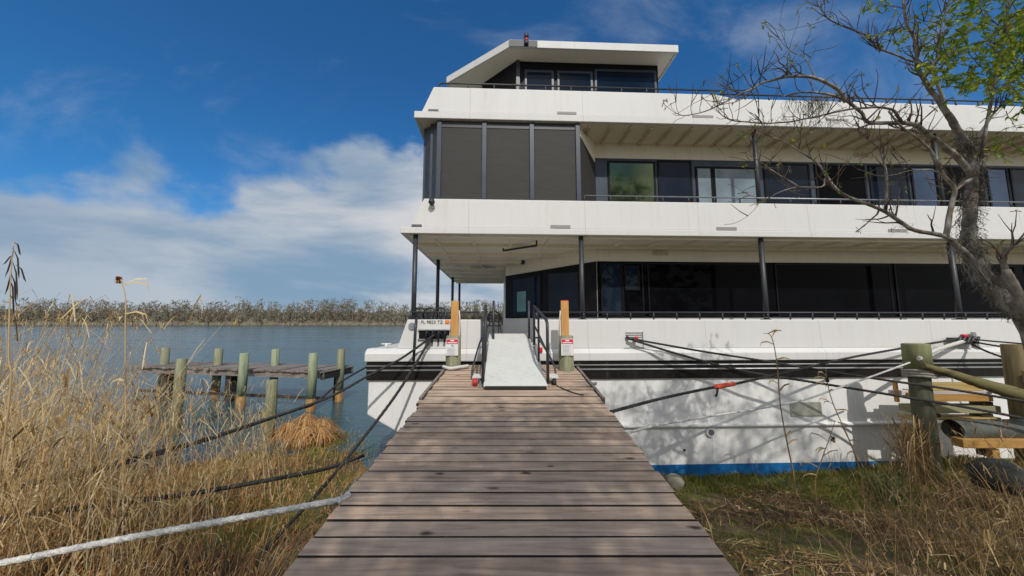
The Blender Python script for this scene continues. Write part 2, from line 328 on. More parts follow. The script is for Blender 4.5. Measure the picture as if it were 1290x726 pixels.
def deck_wood():
    m, t, b = new_mat('weathered_deck_boards')
    g = node(t, 'ShaderNodeNewGeometry')
    grain = noise_tex(t, (0.9, 14, 6), 2.0, 8, 0.62, dist=0.4)
    c = ramp(t, grain, [(0.25, (0.31, 0.225, 0.165)), (0.5, (0.52, 0.41, 0.32)), (0.75, (0.70, 0.575, 0.46))])
    tone = ramp(t, g.outputs['Random Per Island'], [(0, (0.72, 0.67, 0.63)), (0.35, (1.0, 0.95, 0.89)), (0.7, (0.86, 0.85, 0.84)), (1, (1.14, 1.05, 0.95))])
    c = mixc(t, 1.0, c, tone, 'MULTIPLY')
    big = noise_tex(t, (1, 1, 1), 1.7, 5, 0.6)
    c = mixc(t, 0.6, c, ramp(t, big, [(0.32, (0.70, 0.68, 0.67)), (0.68, (1.12, 1.06, 1.0))]), 'MULTIPLY')
    cc = node(t, 'ShaderNodeTexCoord'); mp = node(t, 'ShaderNodeMapping'); mp.inputs['Scale'].default_value = (5.0, 11.0, 1.0); t.links.new(cc.outputs['Object'], mp.inputs[0])
    ns = node(t, 'ShaderNodeTexNoise'); ns.inputs['Scale'].default_value = 2.6; t.links.new(mp.outputs[0], ns.inputs['Vector'])
    ad = node(t, 'ShaderNodeMix', data_type='RGBA'); ad.inputs[0].default_value = 0.2; t.links.new(mp.outputs[0], ad.inputs[6]); t.links.new(ns.outputs[1], ad.inputs[7])
    v = node(t, 'ShaderNodeTexVoronoi'); v.inputs['Scale'].default_value = 0.62; v.inputs['Randomness'].default_value = 1.0; t.links.new(ad.outputs[2], v.inputs['Vector'])
    k = node(t, 'ShaderNodeMapRange'); t.links.new(v.outputs['Distance'], k.inputs[0]); k.inputs[1].default_value = 0.05; k.inputs[2].default_value = 0.15; k.inputs[3].default_value = 1.0; k.inputs[4].default_value = 0.0
    pk = node(t, 'ShaderNodeSeparateColor'); t.links.new(v.outputs['Color'], pk.inputs[0])
    gt = node(t, 'ShaderNodeMath', operation='GREATER_THAN'); t.links.new(pk.outputs[0], gt.inputs[0]); gt.inputs[1].default_value = 0.30
    kk = node(t, 'ShaderNodeMath', operation='MULTIPLY'); t.links.new(k.outputs[0], kk.inputs[0]); t.links.new(gt.outputs[0], kk.inputs[1])
    c = mixc(t, kk.outputs[0], c, (0.07, 0.048, 0.035))
    t.links.new(c, b.inputs['Base Color']); b.inputs['Roughness'].default_value = 0.75; b.inputs['Specular IOR Level'].default_value = 0.3
    bump(t, b, grain, 0.35, 0.006); return m
DECKW = deck_wood()
def ground_mat():
    m, t, b = new_mat('bank_soil_and_moss')
    n = noise_tex(t, (1, 1, 1), 0.9, 8, 0.65); n2 = noise_tex(t, (1, 1, 1), 14, 6, 0.7)
    a = ramp(t, n, [(0.34, (0.075, 0.053, 0.034)), (0.46, (0.15, 0.105, 0.055)), (0.54, (0.11, 0.12, 0.02)), (0.70, (0.19, 0.19, 0.035))])
    c = mixc(t, 0.9, a, ramp(t, n2, [(0.3, (0.45, 0.42, 0.4)), (0.7, (1.5, 1.4, 1.25))]), 'MULTIPLY')
    t.links.new(c, b.inputs['Base Color']); b.inputs['Roughness'].default_value = 0.95; bump(t, b, n2, 0.8, 0.06); return m
GROUND = ground_mat()
def water_mat():
    m, t, b = new_mat('lake_water')
    n = noise_tex(t, (0.5, 1.5, 1), 1.1, 7, 0.62); n2 = noise_tex(t, (0.02, 0.05, 1), 1.0, 4)
    c = ramp(t, n2, [(0.3, (0.022, 0.066, 0.075)), (0.7, (0.036, 0.090, 0.105))]); t.links.new(c, b.inputs['Base Color'])
    wr = node(t, 'ShaderNodeMapRange'); t.links.new(noise_tex(t, (0.05, 0.16, 1), 1.0, 5), wr.inputs[0]); wr.inputs[1].default_value = 0.35; wr.inputs[2].default_value = 0.65; wr.inputs[3].default_value = 0.04; wr.inputs[4].default_value = 0.24; t.links.new(wr.outputs[0], b.inputs['Roughness']); b.inputs['IOR'].default_value = 1.33; b.inputs['Specular IOR Level'].default_value = 0.42
    bump(t, b, n, 0.55, 0.10); return m
WATER = water_mat()

# ------------------------------------------------------------------ setting
ZW = -3.0
def shore(x):
    pts = [(-60, 6.0), (-14, 6.2), (-9, 6.4), (-7.2, 7.2), (-6.2, 9.6), (-4.6, 10.2), (-3.7, 9.0), (-2.6, 8.0), (0, 8.6), (20, 9.0), (60, 9)]
    for (a, p), (b, q) in zip(pts, pts[1:]):
        if a <= x <= b:
            t = (x - a) / (b - a); t = t * t * (3 - 2 * t); return p + (q - p) * t
    return pts[0][1] if x < pts[0][0] else pts[-1][1]
def gz(x, y):
    d = shore(x) - y
    z = ZW - 0.03 + (0.05 * d if d < 0 else 0.035 * min(d, 2.2) + 0.15 * max(0, min(d - 2.2, 9)))
    if d < 0: z = max(z * 1.0, ZW - 1.2) if d > -8 else ZW - 1.2
    k = max(0.0, min(1.0, (x - 6.3) / 2.5)) * max(0.0, min(1.0, (8.0 - y) / 1.5))
    z += 0.45 * k
    s = max(0.0, min(1.0, (d + 0.3) / 0.8))
    z += s * (noise.noise(Vector((x * 0.9, y * 0.9, 0))) * 0.07 + noise.noise(Vector((x * 3.1, y * 3.1, 4))) * 0.03)
    return z
g = MB(); xs = []; x = -70.0
while x < 70: xs.append(x); x += 0.16 if -9 < x < 12 else (0.6 if -16 < x < 20 else 4.0)
ys = []; y = -60.0
while y < 40: ys.append(y); y += 0.16 if 0.5 < y < 11 else (0.5 if -6 < y < 14 else 4.0)
nx = len(xs)
g.add([(x, y, gz(x, y)) for y in ys for x in xs], [(j*nx + i, j*nx + i + 1, (j+1)*nx + i + 1, (j+1)*nx + i) for j in range(len(ys) - 1) for i in range(nx - 1)], True)
tag(g.build('ground', GROUND, fix=False), kind='structure')
w = MB(); w.add([(-2500, -40, ZW), (2500, -40, ZW), (2500, 3000, ZW), (-2500, 3000, ZW)], [(0, 1, 2, 3)])
tag(w.build('water', WATER, fix=False), kind='structure')
fb = MB(); fb.add([(-1500, 398, ZW - 0.5), (900, 398, ZW - 0.5), (900, 404, ZW + 0.8), (-1500, 404, ZW + 0.8), (-1500, 1500, ZW + 3), (900, 1500, ZW + 3)], [(0, 1, 2, 3), (3, 2, 5, 4)])
tag(fb.build('far_shore_ground', simple('far_bank_soil', [(0.022, 0.022, 0.010), (0.045, 0.038, 0.02)], s=0.05, rough=1.0), fix=False), kind='structure')
fw = MB()
rf = random.Random(3)
for i in range(1500):
    x = rf.uniform(-860, 230); y = 403 + abs(rf.gauss(0, 26)); tall = 0.60 + 0.85 * noise.noise(Vector((x * 0.012, 1, 0))) + 0.30 * noise.noise(Vector((x * 0.06, 5, 0)))
    h = (19 + 17 * tall) * rf.uniform(0.55, 1.08)
    if rf.random() < 0.35: h *= 0.45
    z0 = ZW + 0.6; lean = rf.uniform(-0.8, 0.8); tw = rf.uniform(0.22, 0.55)
    fw.add([(x - tw, y, z0), (x + tw, y, z0), (x + lean + 0.1, y, z0 + h), (x + lean - 0.1, y, z0 + h)], [(0, 1, 2, 3)])
    for k in range(rf.randint(34, 60)):
        t = rf.uniform(0.25, 1.0); r = h * 0.16 * (1.15 - t * 0.75); s = rf.uniform(0.35, 1.15)
        c = Vector((x + lean * t + rf.gauss(0, r), y + rf.gauss(0, r), z0 + h * t)); a = Vector((rf.uniform(-1, 1), rf.uniform(-.4, .4), rf.uniform(-.2, 1.6))).normalized() * s * 2.0
        q = Vector((rf.uniform(-1, 1), rf.uniform(-1, 1), rf.uniform(-1, 1))).normalized() * s * 0.55
        fw.add([c - a - q, c + a * 0.2 - q, c + a + q, c - a * 0.2 + q], [(0, 1, 2, 3)])
for i in range(9000):
    x = rf.uniform(-860, 230); y = rf.uniform(399, 425); s = rf.uniform(0.8, 2.4) + max(0, y - 404) * .33; z0 = ZW + 0.2
    fw.add([(x - s, y, z0), (x + s, y, z0), (x + s * rf.uniform(0.1, 0.9), y + 1, z0 + s * rf.uniform(0.9, 2.2)), (x - s * rf.uniform(0.1, 0.9), y + 1, z0 + s * rf.uniform(0.9, 2.2))], [(0, 1, 2, 3)])
tag(fw.build('far_woods', FARW, fix=False), 'bare brown and olive woods along the far shore of the lake', 'woods', kind='stuff')

# ------------------------------------------------------------------ the boat
boat = root('houseboat', HM @ Matrix.Translation((0, 0, ZW)), 'large white three storey houseboat with dark glazing, black stripe and blue waterline', 'houseboat')
UR = 17.5; NB = 8.45
def bp(name, m, parent=None, bevel=0.0, **k):
    return lambda mb: mb.build(name, m, parent or boat, bevel, **k)
def hb(): return MB(HM)
# hull: raked end at the left, extruded across the beam
hull_poly = [(-2.80, -0.76), (-2.80, -1.765), (-2.10, -2.16), (-0.55, -3.05), (-0.3, -3.35), (UR, -3.35), (UR, -0.76)]
hull = hb().prism(hull_poly, 0.0, NB, 1).build('hull', HULLW, boat, 0.03)
hb().prism([(-0.66, -3.34), (-0.36, -3.0), (-0.66, -2.77), (UR - .01, -2.77), (UR - .01, -3.34)][1:], -0.004, 0.05, 1).build('waterline_band', BLUEP, boat)
hb().box((-2.35, 1.5, -3.5), (UR - 1, 7, -2.0)).build('pontoon', GREYSK, boat, 0.05)
hb().box((-2.83, -0.05, -1.105), (UR, 0.03, -0.755)).build('stripe', BLACKP, boat, 0.012)
for zc, r in ((-0.835, 0.016), (-0.92, 0.020)):
    hb().tube([(-2.82, -0.055, zc), (UR, -0.055, zc)], r, 8).build('rub_rail', GREYM, boat)
hb().tube([(1.0, -0.02, -2.03), (UR, -0.02, -2.03)], 0.04, 10).build('hull_ridge', HULLW, boat)
led = hb(); led.prism([(-0.09, -0.752), (0.3, -0.752), (0.3, -0.505), (0.02, -0.505), (-0.05, -0.55), (-0.09, -0.60)], -2.86, UR, 0)
led.build('ledge', WHITE, boat, 0.02)
hb().box((-2.8, 0.31, -0.752), (UR, NB, -0.51)).build('main_deck', simple('grey_deck', [(0.52, 0.51, 0.49), (0.62, 0.61, 0.59)], s=5, rough=0.7), boat)
# bulwark of the main deck: an end piece, a piece before the gangway and the long piece
def slab(mb, pts_lo, pts_hi, th):                   # upright sheet between a lower and an upper line of (u, n, z)
    n = len(pts_lo); off = Vector((0, th, 0))
    vs = [Vector(p) for p in pts_lo] + [Vector(p) for p in pts_hi]
    return vs
BW1 = hb()
BW1.add([(-2.27, 0.0, -0.515), (-0.63, 0.0, -0.515), (-0.63, 0.02, 0.068), (-2.09, 0.02, 0.068), (-2.27, 0.09, -0.515), (-0.63, 0.09, -0.515), (-0.63, 0.09, 0.068), (-2.09, 0.09, 0.068)],
        [(0,1,2,3),(7,6,5,4),(0,3,7,4),(1,5,6,2),(3,2,6,7),(0,4,5,1)])
BW1.build('bulwark', WHITE, boat, 0.018)
hb().add([(-2.27, 0.095, -0.515), (-2.27, NB, -0.515), (-2.09, NB, 0.068), (-2.09, 0.095, 0.068), (-2.17, 0.095, -0.515), (-2.17, NB, -0.515), (-2.0, NB, 0.068), (-2.0, 0.095, 0.068)],
         [(0,1,2,3),(7,6,5,4),(0,3,7,4),(1,5,6,2),(3,2,6,7),(0,4,5,1)]).build('bulwark', WHITE, boat, 0.018)
hb().add([(0.47, 0.0, -0.515), (UR, 0.0, -0.515), (UR, 0.02, 0.068), (0.47, 0.02, 0.068), (0.47, 0.09, -0.515), (UR, 0.09, -0.515), (UR, 0.09, 0.068), (0.47, 0.09, 0.068)],
         [(0,1,2,3),(7,6,5,4),(0,3,7,4),(1,5,6,2),(3,2,6,7),(0,4,5,1)]).build('bulwark', WHITE, boat, 0.018)
hb().box((-1.9, NB - .06, -0.5), (-0.05, NB, 0.0)).build('bulwark', WHITE, boat, 0.01)
# slot with mooring lines in the short bulwark
u0, z1 = HU(528, 416.5); u1, z0 = HU(566, 427)
hb().box((u0, -0.012, z0), (u1, 0.004, z1)).build('hawse_opening', BLACKF, boat)
fr = hb(); e = 0.02
fr.box((u0 - e, -0.03, z0 - e), (u1 + e, -0.013, z0)).box((u0 - e, -0.03, z1), (u1 + e, -0.013, z1 + e)); fr.build('hawse_frame', GREYM, boat)
for q in range(4):
    uu = lerp(u0, u1, 0.25 + 0.2 * q); hb().tube([(uu, -0.06, z0 - 0.07), (uu + 0.02, -0.07, z1 + 0.01), (uu + 0.08, -0.06, z0 + 0.02)], 0.022, 7).build('mooring_bitt', DARKM, boat)
u, z = HU(525, 402); u2, z2 = HU(523, 454)
hb().tube([(u, -0.03, z + 0.02), (u, -0.10, z - 0.2), (u2, -0.13, z2)], 0.026, 8).build('fender_line', DARKM, boat)
u, z = HU(519, 411)
hb().tube([(u, 0.03, z - .0), (u, -0.014, z)], 0.07, 16).build('oval_fairlead', GREYM, boat)
u, z = HU(484, 441)
cl = hb(); cl.tube([(u - 0.1, 0.12, -0.42), (u + 0.1, 0.12, -0.42)], 0.018, 8).tube([(u, 0.12, -0.51), (u, 0.12, -0.42)], 0.03, 8); cl.build('cleat', WHITE, boat)
# registration number
def text(s, size, M, mat, name, parent, depth=0.002):
    c = bpy.data.curves.new(name, 'FONT'); c.body = s; c.size = size; c.extrude = depth; c.align_x = 'CENTER'; c.align_y = 'CENTER'
    c.materials.append(mat); o = bpy.data.objects.new(name, c); me = bpy.data.meshes.new_from_object(o); bpy.data.objects.remove(o); o = bpy.data.objects.new(name, me); me.name = name; o.name = name; col.objects.link(o); o.parent = parent
    o.matrix_local = FRAME[parent.name].inverted() @ M; FRAME[o.name] = FRAME[parent.name]; return o
u, z = HU(544, 406.0)
text('FL 9823 TZ', 0.092, HM @ Matrix.Translation((u, -0.004 + 0.012, z)) @ Matrix.Rotation(R(90), 4, 'X'), INK, 'registration_number', boat)
u, z = HU(563.5, 405.5); hb().box((u - 0.045, 0.0, z - 0.033), (u + 0.045, 0.008, z + 0.033)).build('registration_sticker', ORANGE, boat)
# a thin vent with the lines' shackles, right of the gangway
u0, z0 = HU(786, 439); u1, z1 = HU(809.5, 418)
vt = hb()
for q in range(4): vt.box((u0 + 0.04, -0.008, z1 - 0.022 - 0.045 * q), (u1, 0.02, z1 - 0.012 - 0.045 * q))
vt.box((u1 - 0.006, -0.010, z0), (u1 + 0.006, 0.02, z1)).box((u0, -0.008, z0), (u0 + 0.12, 0.02, z0 + 0.010)).box((u1 - 0.13, -0.008, z0), (u1 - 0.02, 0.02, z0 + 0.010))
vt.build('louvre_vent', GREYM, boat)
uV, zV = HU(791, 426.5)
hb().tube([(uV - .03, -0.02, zV + .03), (uV, -0.09, zV), (uV + .1, -0.10, zV - .02)], 0.03, 8).build('shackle', DARKM, boat)
u, z = HU(799.5, 426); hb().tube([(u, -0.10, z - .035), (u, -0.10, z + .035)], 0.035, 10).build('shackle_tag', REDP, boat)
# hull fittings
u, z = HU(894, 544); hb().tube([(u, 0.02, z), (u, -0.05, z)], 0.085, 20).build('outlet_pipe', HULLW, boat); hb().tube([(u, -0.02, z), (u, -0.056, z)], 0.06, 20).build('outlet_bore', INK, boat)
u, z = HU(862, 567); hb().tube([(u, 0.02, z), (u, -0.02, z)], 0.02, 10).build('outlet_bore', BLACKF, boat)
u0, z0 = HU(996, 524); u1, z1 = HU(1033, 506); hb().box((u0, -0.03, z0), (u1, 0.01, z1)).build('hull_patch', simple('olive_patch', [(0.36, 0.37, 0.30), (0.45, 0.45, 0.38)], s=5, rough=0.6), boat, 0.01)
u, z = HU(748, 482); hb().box((u - .06, -0.03, z - .03), (u + .06, 0.01, z + .02)).build('hull_bracket', GREYM, boat, 0.006)

# ---- main deck cabin
C1, C0 = (2.05, 1.04), (-0.04, 3.72)
cab_poly = [(UR, 1.04), C1, C0, (-0.04, NB - .06), (UR, NB - .06)]
hb().prism(cab_poly, -0.51, 1.83, 2).build('cabin_wall', CREAM, boat)
low = hb(); low.prism([(UR, 1.02), (2.04, 1.02), (-0.055, 3.71), (-0.055, 4.4), (0.1, 4.4), (UR, 1.3)], -0.505, 0.13, 2); low.build('cabin_skirt', WHITE, boat)
_, zg1 = HU(900, 330.5, 1.02); zg0 = 0.14
hb().box((2.06, 1.005, zg0), (UR, 1.035, zg1)).build('window_band', GLASS, boat)
chd = Vector((C0[0] - C1[0], C0[1] - C1[1])).normalized(); cho = Vector((-chd.y, chd.x)); 
if cho.y > 0: cho = -cho
chL = (Vector(C0) - Vector(C1)).length
CM = HM @ Matrix(((chd.x, -cho.x, 0, C1[0]), (chd.y, -cho.y, 0, C1[1]), (0, 0, 1, 0), (0, 0, 0, 1)))   # local: s along the chamfer, n inwards, z
MB(CM).box((0.0, -0.03, zg0), (chL - 0.01, 0.0, zg1)).build('window_band', BLACKF, boat)
def win(T, s0, s1, z0, z1, n, glassm, framem, parent, t=0.05, name='window'):
    s0, s1 = min(s0, s1), max(s0, s1)
    f = MB(T); f.box((s0, n - 0.02, z0), (s0 + t, n, z1)).box((s1 - t, n - 0.02, z0), (s1, n, z1)).box((s0 + t, n - 0.02, z0), (s1 - t, n, z0 + t)).box((s0 + t, n - 0.02, z1 - t), (s1 - t, n, z1))
    fo = f.build(name, framem, parent, 0.004)
    MB(T).box((s0 + t, n - 0.010, z0 + t), (s1 - t, n - 0.002, z1 - t)).build('pane', glassm, fo); return fo
def chw(x, y): return HW(x, y, C1, C0)
a = chw(645, 399); b = chw(683, 346); win(CM, a[0], b[0], zg0 + .02, zg1 - 0.09, -0.032, GLASSB, BLACKF, boat, 0.07, 'cabin_door')
a = chw(690, 388); b = chw(731, 340); win(CM, a[0], b[0], zg0 + .1, zg1 - 0.09, -0.032, GLASSB, BLACKF, boat, 0.05)
a = chw(653, 393); b = chw(664, 367); MB(CM).box((min(a[0], b[0]), -0.05, a[1]), (max(a[0], b[0]), -0.046, b[1])).build('door_reflection', TEAL, boat)  # teal patch painted on the door pane as its reflection
for x0, x1, gm in ((756, 783, GLASSB), (783, 810, GLASS), (815, 965, GLASS), (975, 1120, GLASS), (1125, 1290, GLASS), (1296, 1440, GLASS), (1446, 1640, GLASS)):
    a = HU(x0, 335, 1.0)[0]; b = HU(x1, 335, 1.0)[0]; win(HM, a, b - 0.01, zg0 + .02, zg1 - .03, 1.0, gm, BLACKF, boat, 0.035)
u0, z0 = HU(787, 366, 0.97); u1, z1 = HU(805, 335, 0.97); win(HM, u0, u1, z0, z1, 0.975, GLASSB, BLACKF, boat, 0.045, 'window_hatch')
# lamps and grilles under the deck
u, z = HU(660, 330, 3.0)
a = chw(660, 329); MB(CM).box((a[0] - .06, -0.10, a[1] - .10), (a[0] + .06, -0.0, a[1] + .06)).build('wall_lamp', DARKM, boat, 0.02)
p0 = HI @ PZ(634, 316, 1.72); p1 = HI @ PZ(676, 309.5, 1.72); hb().tube([p0, p1], 0.025, 8).tube([p0, p0 + Vector((0, 0, .12))], 0.02, 6).tube([p1, p1 + Vector((0, 0, .12))], 0.02, 6).build('ceiling_heater', DARKM, boat)
u, z = HU(832, 318, 1.03)
q = hb()
for k in range(4): q.box((u - 0.19 + 0.1 * k, 1.015, z - .07), (u - 0.12 + 0.1 * k, 1.035, z + .06))
q.build('wall_grille', CREAMD, boat)

# ---- upper deck slabs, soffits, ribs, bulwarks
def deck_ring(name_slab, zs, zl, zt, u_lip, u_lo, u_hi, zdrop=0.0):
    # slab with lip, then the flared bulwark as one ring round front and left end
    hb().box((u_lip + 0.015, 0.015, zs), (UR, NB, zs + 0.10)).build(name_slab, CREAM, boat)
    lip = hb(); lip.prism([(u_lip, 0.0), (UR, 0.0), (UR, 0.10), (u_lip + 0.10, 0.10), (u_lip + 0.10, NB), (u_lip, NB)], zs - 0.012, zl, 2); lip.build('lip', WHITE, boat, 0.012)
    b = hb(); fr_ = [UR] + ([5.05, 4.55] if zdrop else [])
    lo = [(q, 0.025) for q in fr_] + [(u_lo, 0.025), (u_lo, NB)]; hi = [(q, 0.05) for q in fr_] + [(u_hi, 0.05), (u_hi, NB)]
    zz = [zt - zdrop] * (2 if zdrop else 1) + [zt] * (3 if zdrop else 2)
    th = 0.07; lo2 = [(q, 0.025 + th) for q in fr_] + [(u_lo + th, 0.025 + th), (u_lo + th, NB)]; hi2 = [(q, 0.05 + th) for q in fr_] + [(u_hi + th, 0.05 + th), (u_hi + th, NB)]
    b.loft([[(*lo[i], zl), (*hi[i], zz[i]), (*hi2[i], zz[i]), (*lo2[i], zl)] for i in range(len(lo))], True, True)
    b.build('bulwark', WHITE, boat, 0.02)
deck_ring('deck_slab', 1.835, 1.952, 2.58, -2.285, -2.115, -1.83)
deck_ring('deck_slab', 4.335, 4.475, 5.07, -2.075, -1.93, -1.69, 0.10)
for k in range(8): hb().box((-2.15, 0.92 + 1.04 * k, 1.745), (-0.05 if k > 2 else UR * (k < 1) + 2.0 * (k >= 1), 0.97 + 1.04 * k, 1.835)).build('ceiling_rib', CREAM, boat)
for k in range(23):
    uu = -1.66 + 0.82 * k
    hb().box((uu, 0.21, 1.775), (uu + 0.035, 8.2 if uu < -0.1 else (1.03 if uu > 2.05 else 1.03 + (2.05 - uu) * 1.28), 1.838)).build('ceiling_batten', CREAM, boat)
hb().box((-2.13, 0.14, 1.775), (UR, 0.20, 1.835)).build('edge_beam', CREAM, boat)
hb().tube([(-1.15, 4.0, 1.75), (-0.35, 4.0, 1.75)], 0.03, 6).tube([(-.75, 3.9, 1.62), (-.75, 3.9, 1.80)], 0.05, 8).build('ceiling_fan', WHITE, boat)
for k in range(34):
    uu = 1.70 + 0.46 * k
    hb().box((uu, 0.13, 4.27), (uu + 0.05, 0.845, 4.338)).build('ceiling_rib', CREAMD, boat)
# enclosed room of the upper deck
RM = [(1.43, 0.10), (-1.55, 0.10), (-1.92, 0.46), (-1.92, 5.0), (2.02, 5.0), (2.02, 0.90)]
hb().prism([(1.42, 0.13), (-1.54, 0.13), (-1.89, 0.48), (-1.89, 5.0), (2.0, 5.0), (2.0, 0.93)], 2.3, 4.33, 2).build('lounge_wall', BLACKF, boat)
zb, zt = 2.585, 4.30
posts_px = [553, 610, 670, 727]
us = [HU(x, 200, 0.10)[0] for x in posts_px]; us[0] = -1.55; us[-1] = 1.43
for i in range(3):
    sc_o = hb().box((us[i] + 0.05, 0.10, zb), (us[i + 1] - 0.05, 0.125, zt)).build('screen_panel', SCREEN, boat)
    hb().box((us[i] + 0.05, 0.09, zt - 0.12), (us[i + 1] - 0.05, 0.099, zt)).build('screen_roller', DARKM, sc_o)
for u in us: hb().box((u - 0.05, 0.06, zb), (u + 0.05, 0.125, zt + 0.03)).build('screen_post', FRAMEM, boat, 0.008)
def facet(a, b, name, m, z0, z1, off=0.0, th=0.02):
    d = Vector((b[0] - a[0], b[1] - a[1])); l = d.length; d.normalize(); nn = Vector((d.y, -d.x))
    T = HM @ Matrix(((d.x, -nn.x, 0, a[0]), (d.y, -nn.y, 0, a[1]), (0, 0, 1, 0), (0, 0, 0, 1)))
    return MB(T).box((0.03, -off - th, z0), (l - 0.03, -off, z1)).build(name, m, boat)
hb().add([(-1.60, 0.12, zb), (-1.92, 0.43, zb), (-1.92, 0.43, zt), (-1.60, 0.12, zt), (-1.57, 0.15, zb), (-1.89, 0.46, zb), (-1.89, 0.46, zt), (-1.57, 0.15, zt)], [(0,1,2,3),(7,6,5,4),(0,3,7,4),(1,5,6,2),(3,2,6,7),(0,4,5,1)]).build('screen_panel', DARKM, boat)
for u, n in ((-1.74, 0.26), (-1.92, 0.45)): hb().box((u - 0.03, n - 0.03, zb), (u + 0.03, n + 0.03, zt + .03)).build('screen_post', FRAMEM, boat, 0.006)
rt = hb(); rt.add([(1.48, 0.14, zb), (2.03, 0.87, zb), (2.03, 0.87, 3.82), (1.48, 0.14, 4.12), (1.44, 0.16, zb), (2.0, 0.90, zb), (2.0, 0.90, 3.82), (1.44, 0.16, 4.12)], [(0,1,2,3),(7,6,5,4),(0,3,7,4),(1,5,6,2),(3,2,6,7),(0,4,5,1)])
rt.build('screen_panel', SCREEN, boat)
hb().add([(1.47, 0.13, 4.12), (2.03, 0.86, 3.82), (2.03, 0.86, 4.335), (1.47, 0.13, 4.335), (1.44, 0.16, 4.12), (2.0, 0.90, 3.82), (2.0, 0.90, 4.335), (1.44, 0.16, 4.335)], [(0,1,2,3),(7,6,5,4),(0,3,7,4),(1,5,6,2),(3,2,6,7),(0,4,5,1)]).build('cornice', CREAM, boat)
# upper deck cabin
hb().box((2.0, 0.88, 2.2), (UR, 5.0, 4.335)).build('cabin_wall', CREAM, boat)
_, zt2 = HU(900, 202, 0.85)
hb().box((2.03, 0.855, 2.32), (UR, 0.88, zt2)).build('window_band', FRAMEM, boat)
for x0, x1, gm, top in ((766, 827, GREENM, .07), (829, 873, GLASSB, .03), (877, 899, PALEB, .17), (899, 957, PALEB, .17), (963, 1022, GLASSB, .05), (1028, 1092, GLASS, .05), (1096, 1146, GLASSB, .05), (1149, 1182, MIRROR, .06), (1186, 1240, GLASS, .05), (1244, 1272, MIRROR, .06), (1274, 1330, GLASSB, .06), (1336, 1430, GLASS, .05), (1436, 1500, MIRROR, .06), (1506, 1640, GLASSB, .05)):
    a = HU(x0, 228, 0.83)[0]; b = HU(x1, 228, 0.83)[0]; win(HM, a, b - 0.012, 2.36, zt2 - top, 0.85, gm, BLACKF, boat, 0.05)
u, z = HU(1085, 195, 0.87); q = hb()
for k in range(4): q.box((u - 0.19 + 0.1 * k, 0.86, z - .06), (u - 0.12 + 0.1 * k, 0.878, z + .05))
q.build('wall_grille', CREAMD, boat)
# scupper vents on the bulwarks and a small camera dome
for x, y, wpx, hpx in ((525, 285, 13, 4), (706, 286, 25, 4), (915, 288.5, 25, 4), (1130, 291, 22, 4), (546, 140, 13, 3.4), (714, 143, 24, 2.6), (885, 147.5, 26, 3), (1055, 152, 26, 3)):
    u0, z0 = HU(x - wpx / 2, y + hpx / 2, 0.03); u1, z1 = HU(x + wpx / 2, y - hpx / 2, 0.03)
    hb().box((u0, 0.012, z0), (u1, 0.04, z1)).build('scupper_vent', INK if wpx < 14 else simple('vent_grey', [(0.22, 0.21, 0.2), (0.32, 0.31, 0.3)], s=60, rough=.6), boat, 0.006)
u, z = HU(545, 257, 0.05)
o = hb().tube([(u, 0.10, z - .05), (u, -0.02, z - .05)], 0.05, 10).build('camera_mount', WHITE, boat)
hb().tube([(u, -0.06, z + .06), (u, -0.06, z - .01), (u, -0.06, z - .07)], [0.05, 0.07, 0.02], 12).build('camera_dome', DARKM, o)
# top deck, wheelhouse and roof
hb().box((-1.8, 0.12, 4.44), (UR, NB, 4.52)).build('top_deck', simple('pale_deck_coat', [(0.58, 0.57, 0.54), (0.68, 0.67, 0.64)], s=5, rough=0.8), boat)
ZR = 6.6
wh = [(3.80, 1.12), (0.13, 1.12), (-0.75, 1.98), (-0.75, 6.0), (3.80, 6.0)]
hb().prism(wh, 4.5, ZR + .01, 2).build('wheelhouse_wall', BLACKF, boat)
roof = [(4.09, 0.66), (-0.03, 0.66), (-1.72, 1.98), (-1.72, 6.6), (4.09, 6.6)]
ro = hb(); ro.prism(roof, ZR, ZR + 0.05, 2); roof_o = ro.build('roof', CREAM, boat)
ins = [(4.05, 0.70), (-0.05, 0.70), (-1.68, 2.0), (-1.68, 6.56), (4.05, 6.56)]
fa = hb(); out_ = [(4.10, 0.645), (-0.035, 0.645), (-1.735, 1.97), (-1.735, 6.61), (4.10, 6.61)]
n5 = 5; lo = [(*p, ZR - .02) for p in out_]; hi = [(*p, ZR + 0.17) for p in out_]; hi2 = [(*p, ZR + 0.17) for p in ins]; lo2 = [(*p, ZR - .02) for p in ins]
vs = lo + hi + hi2 + lo2; fs = []
for i in range(n5):
    j = (i + 1) % n5
    for k in range(4): fs.append((k*5 + i, k*5 + j, ((k+1) % 4)*5 + j, ((k+1) % 4)*5 + i))
fa.add(vs, fs).build('roof_fascia', WHITE, roof_o, 0.008)
hb().box((-1.70, 0.72, ZR + 0.10), (4.03, 6.5, ZR + 0.13)) if False else None
a = HU(640, 54, 0.64)[0]; b = HU(677, 54, 0.64)[0]; hb().box((a + .02, 0.632, ZR - .01), (b, 0.643, ZR + 0.15)).build('fascia_panel', simple('grey_panel', [(0.07, 0.075, 0.08), (0.11, 0.115, 0.12)], s=5), roof_o)
u, _ = HU(663, 50, 0.62)
nl = hb().tube([(u, 0.60, ZR + 0.0), (u, 0.60, ZR + 0.10)], 0.055, 10).build('navigation_lamp', DARKM, roof_o)
lm = hb().tube([(u, 0.60, ZR + 0.10), (u, 0.60, ZR + 0.17)], 0.045, 10).build('lamp_lens', REDP, roof_o)
hb().tube([(u, 0.60, ZR + 0.17), (u, 0.60, ZR + 0.27), (u, 0.60, ZR + .30)], [0.055, 0.055, 0.02], 10).build('lamp_cap', DARKM, roof_o)
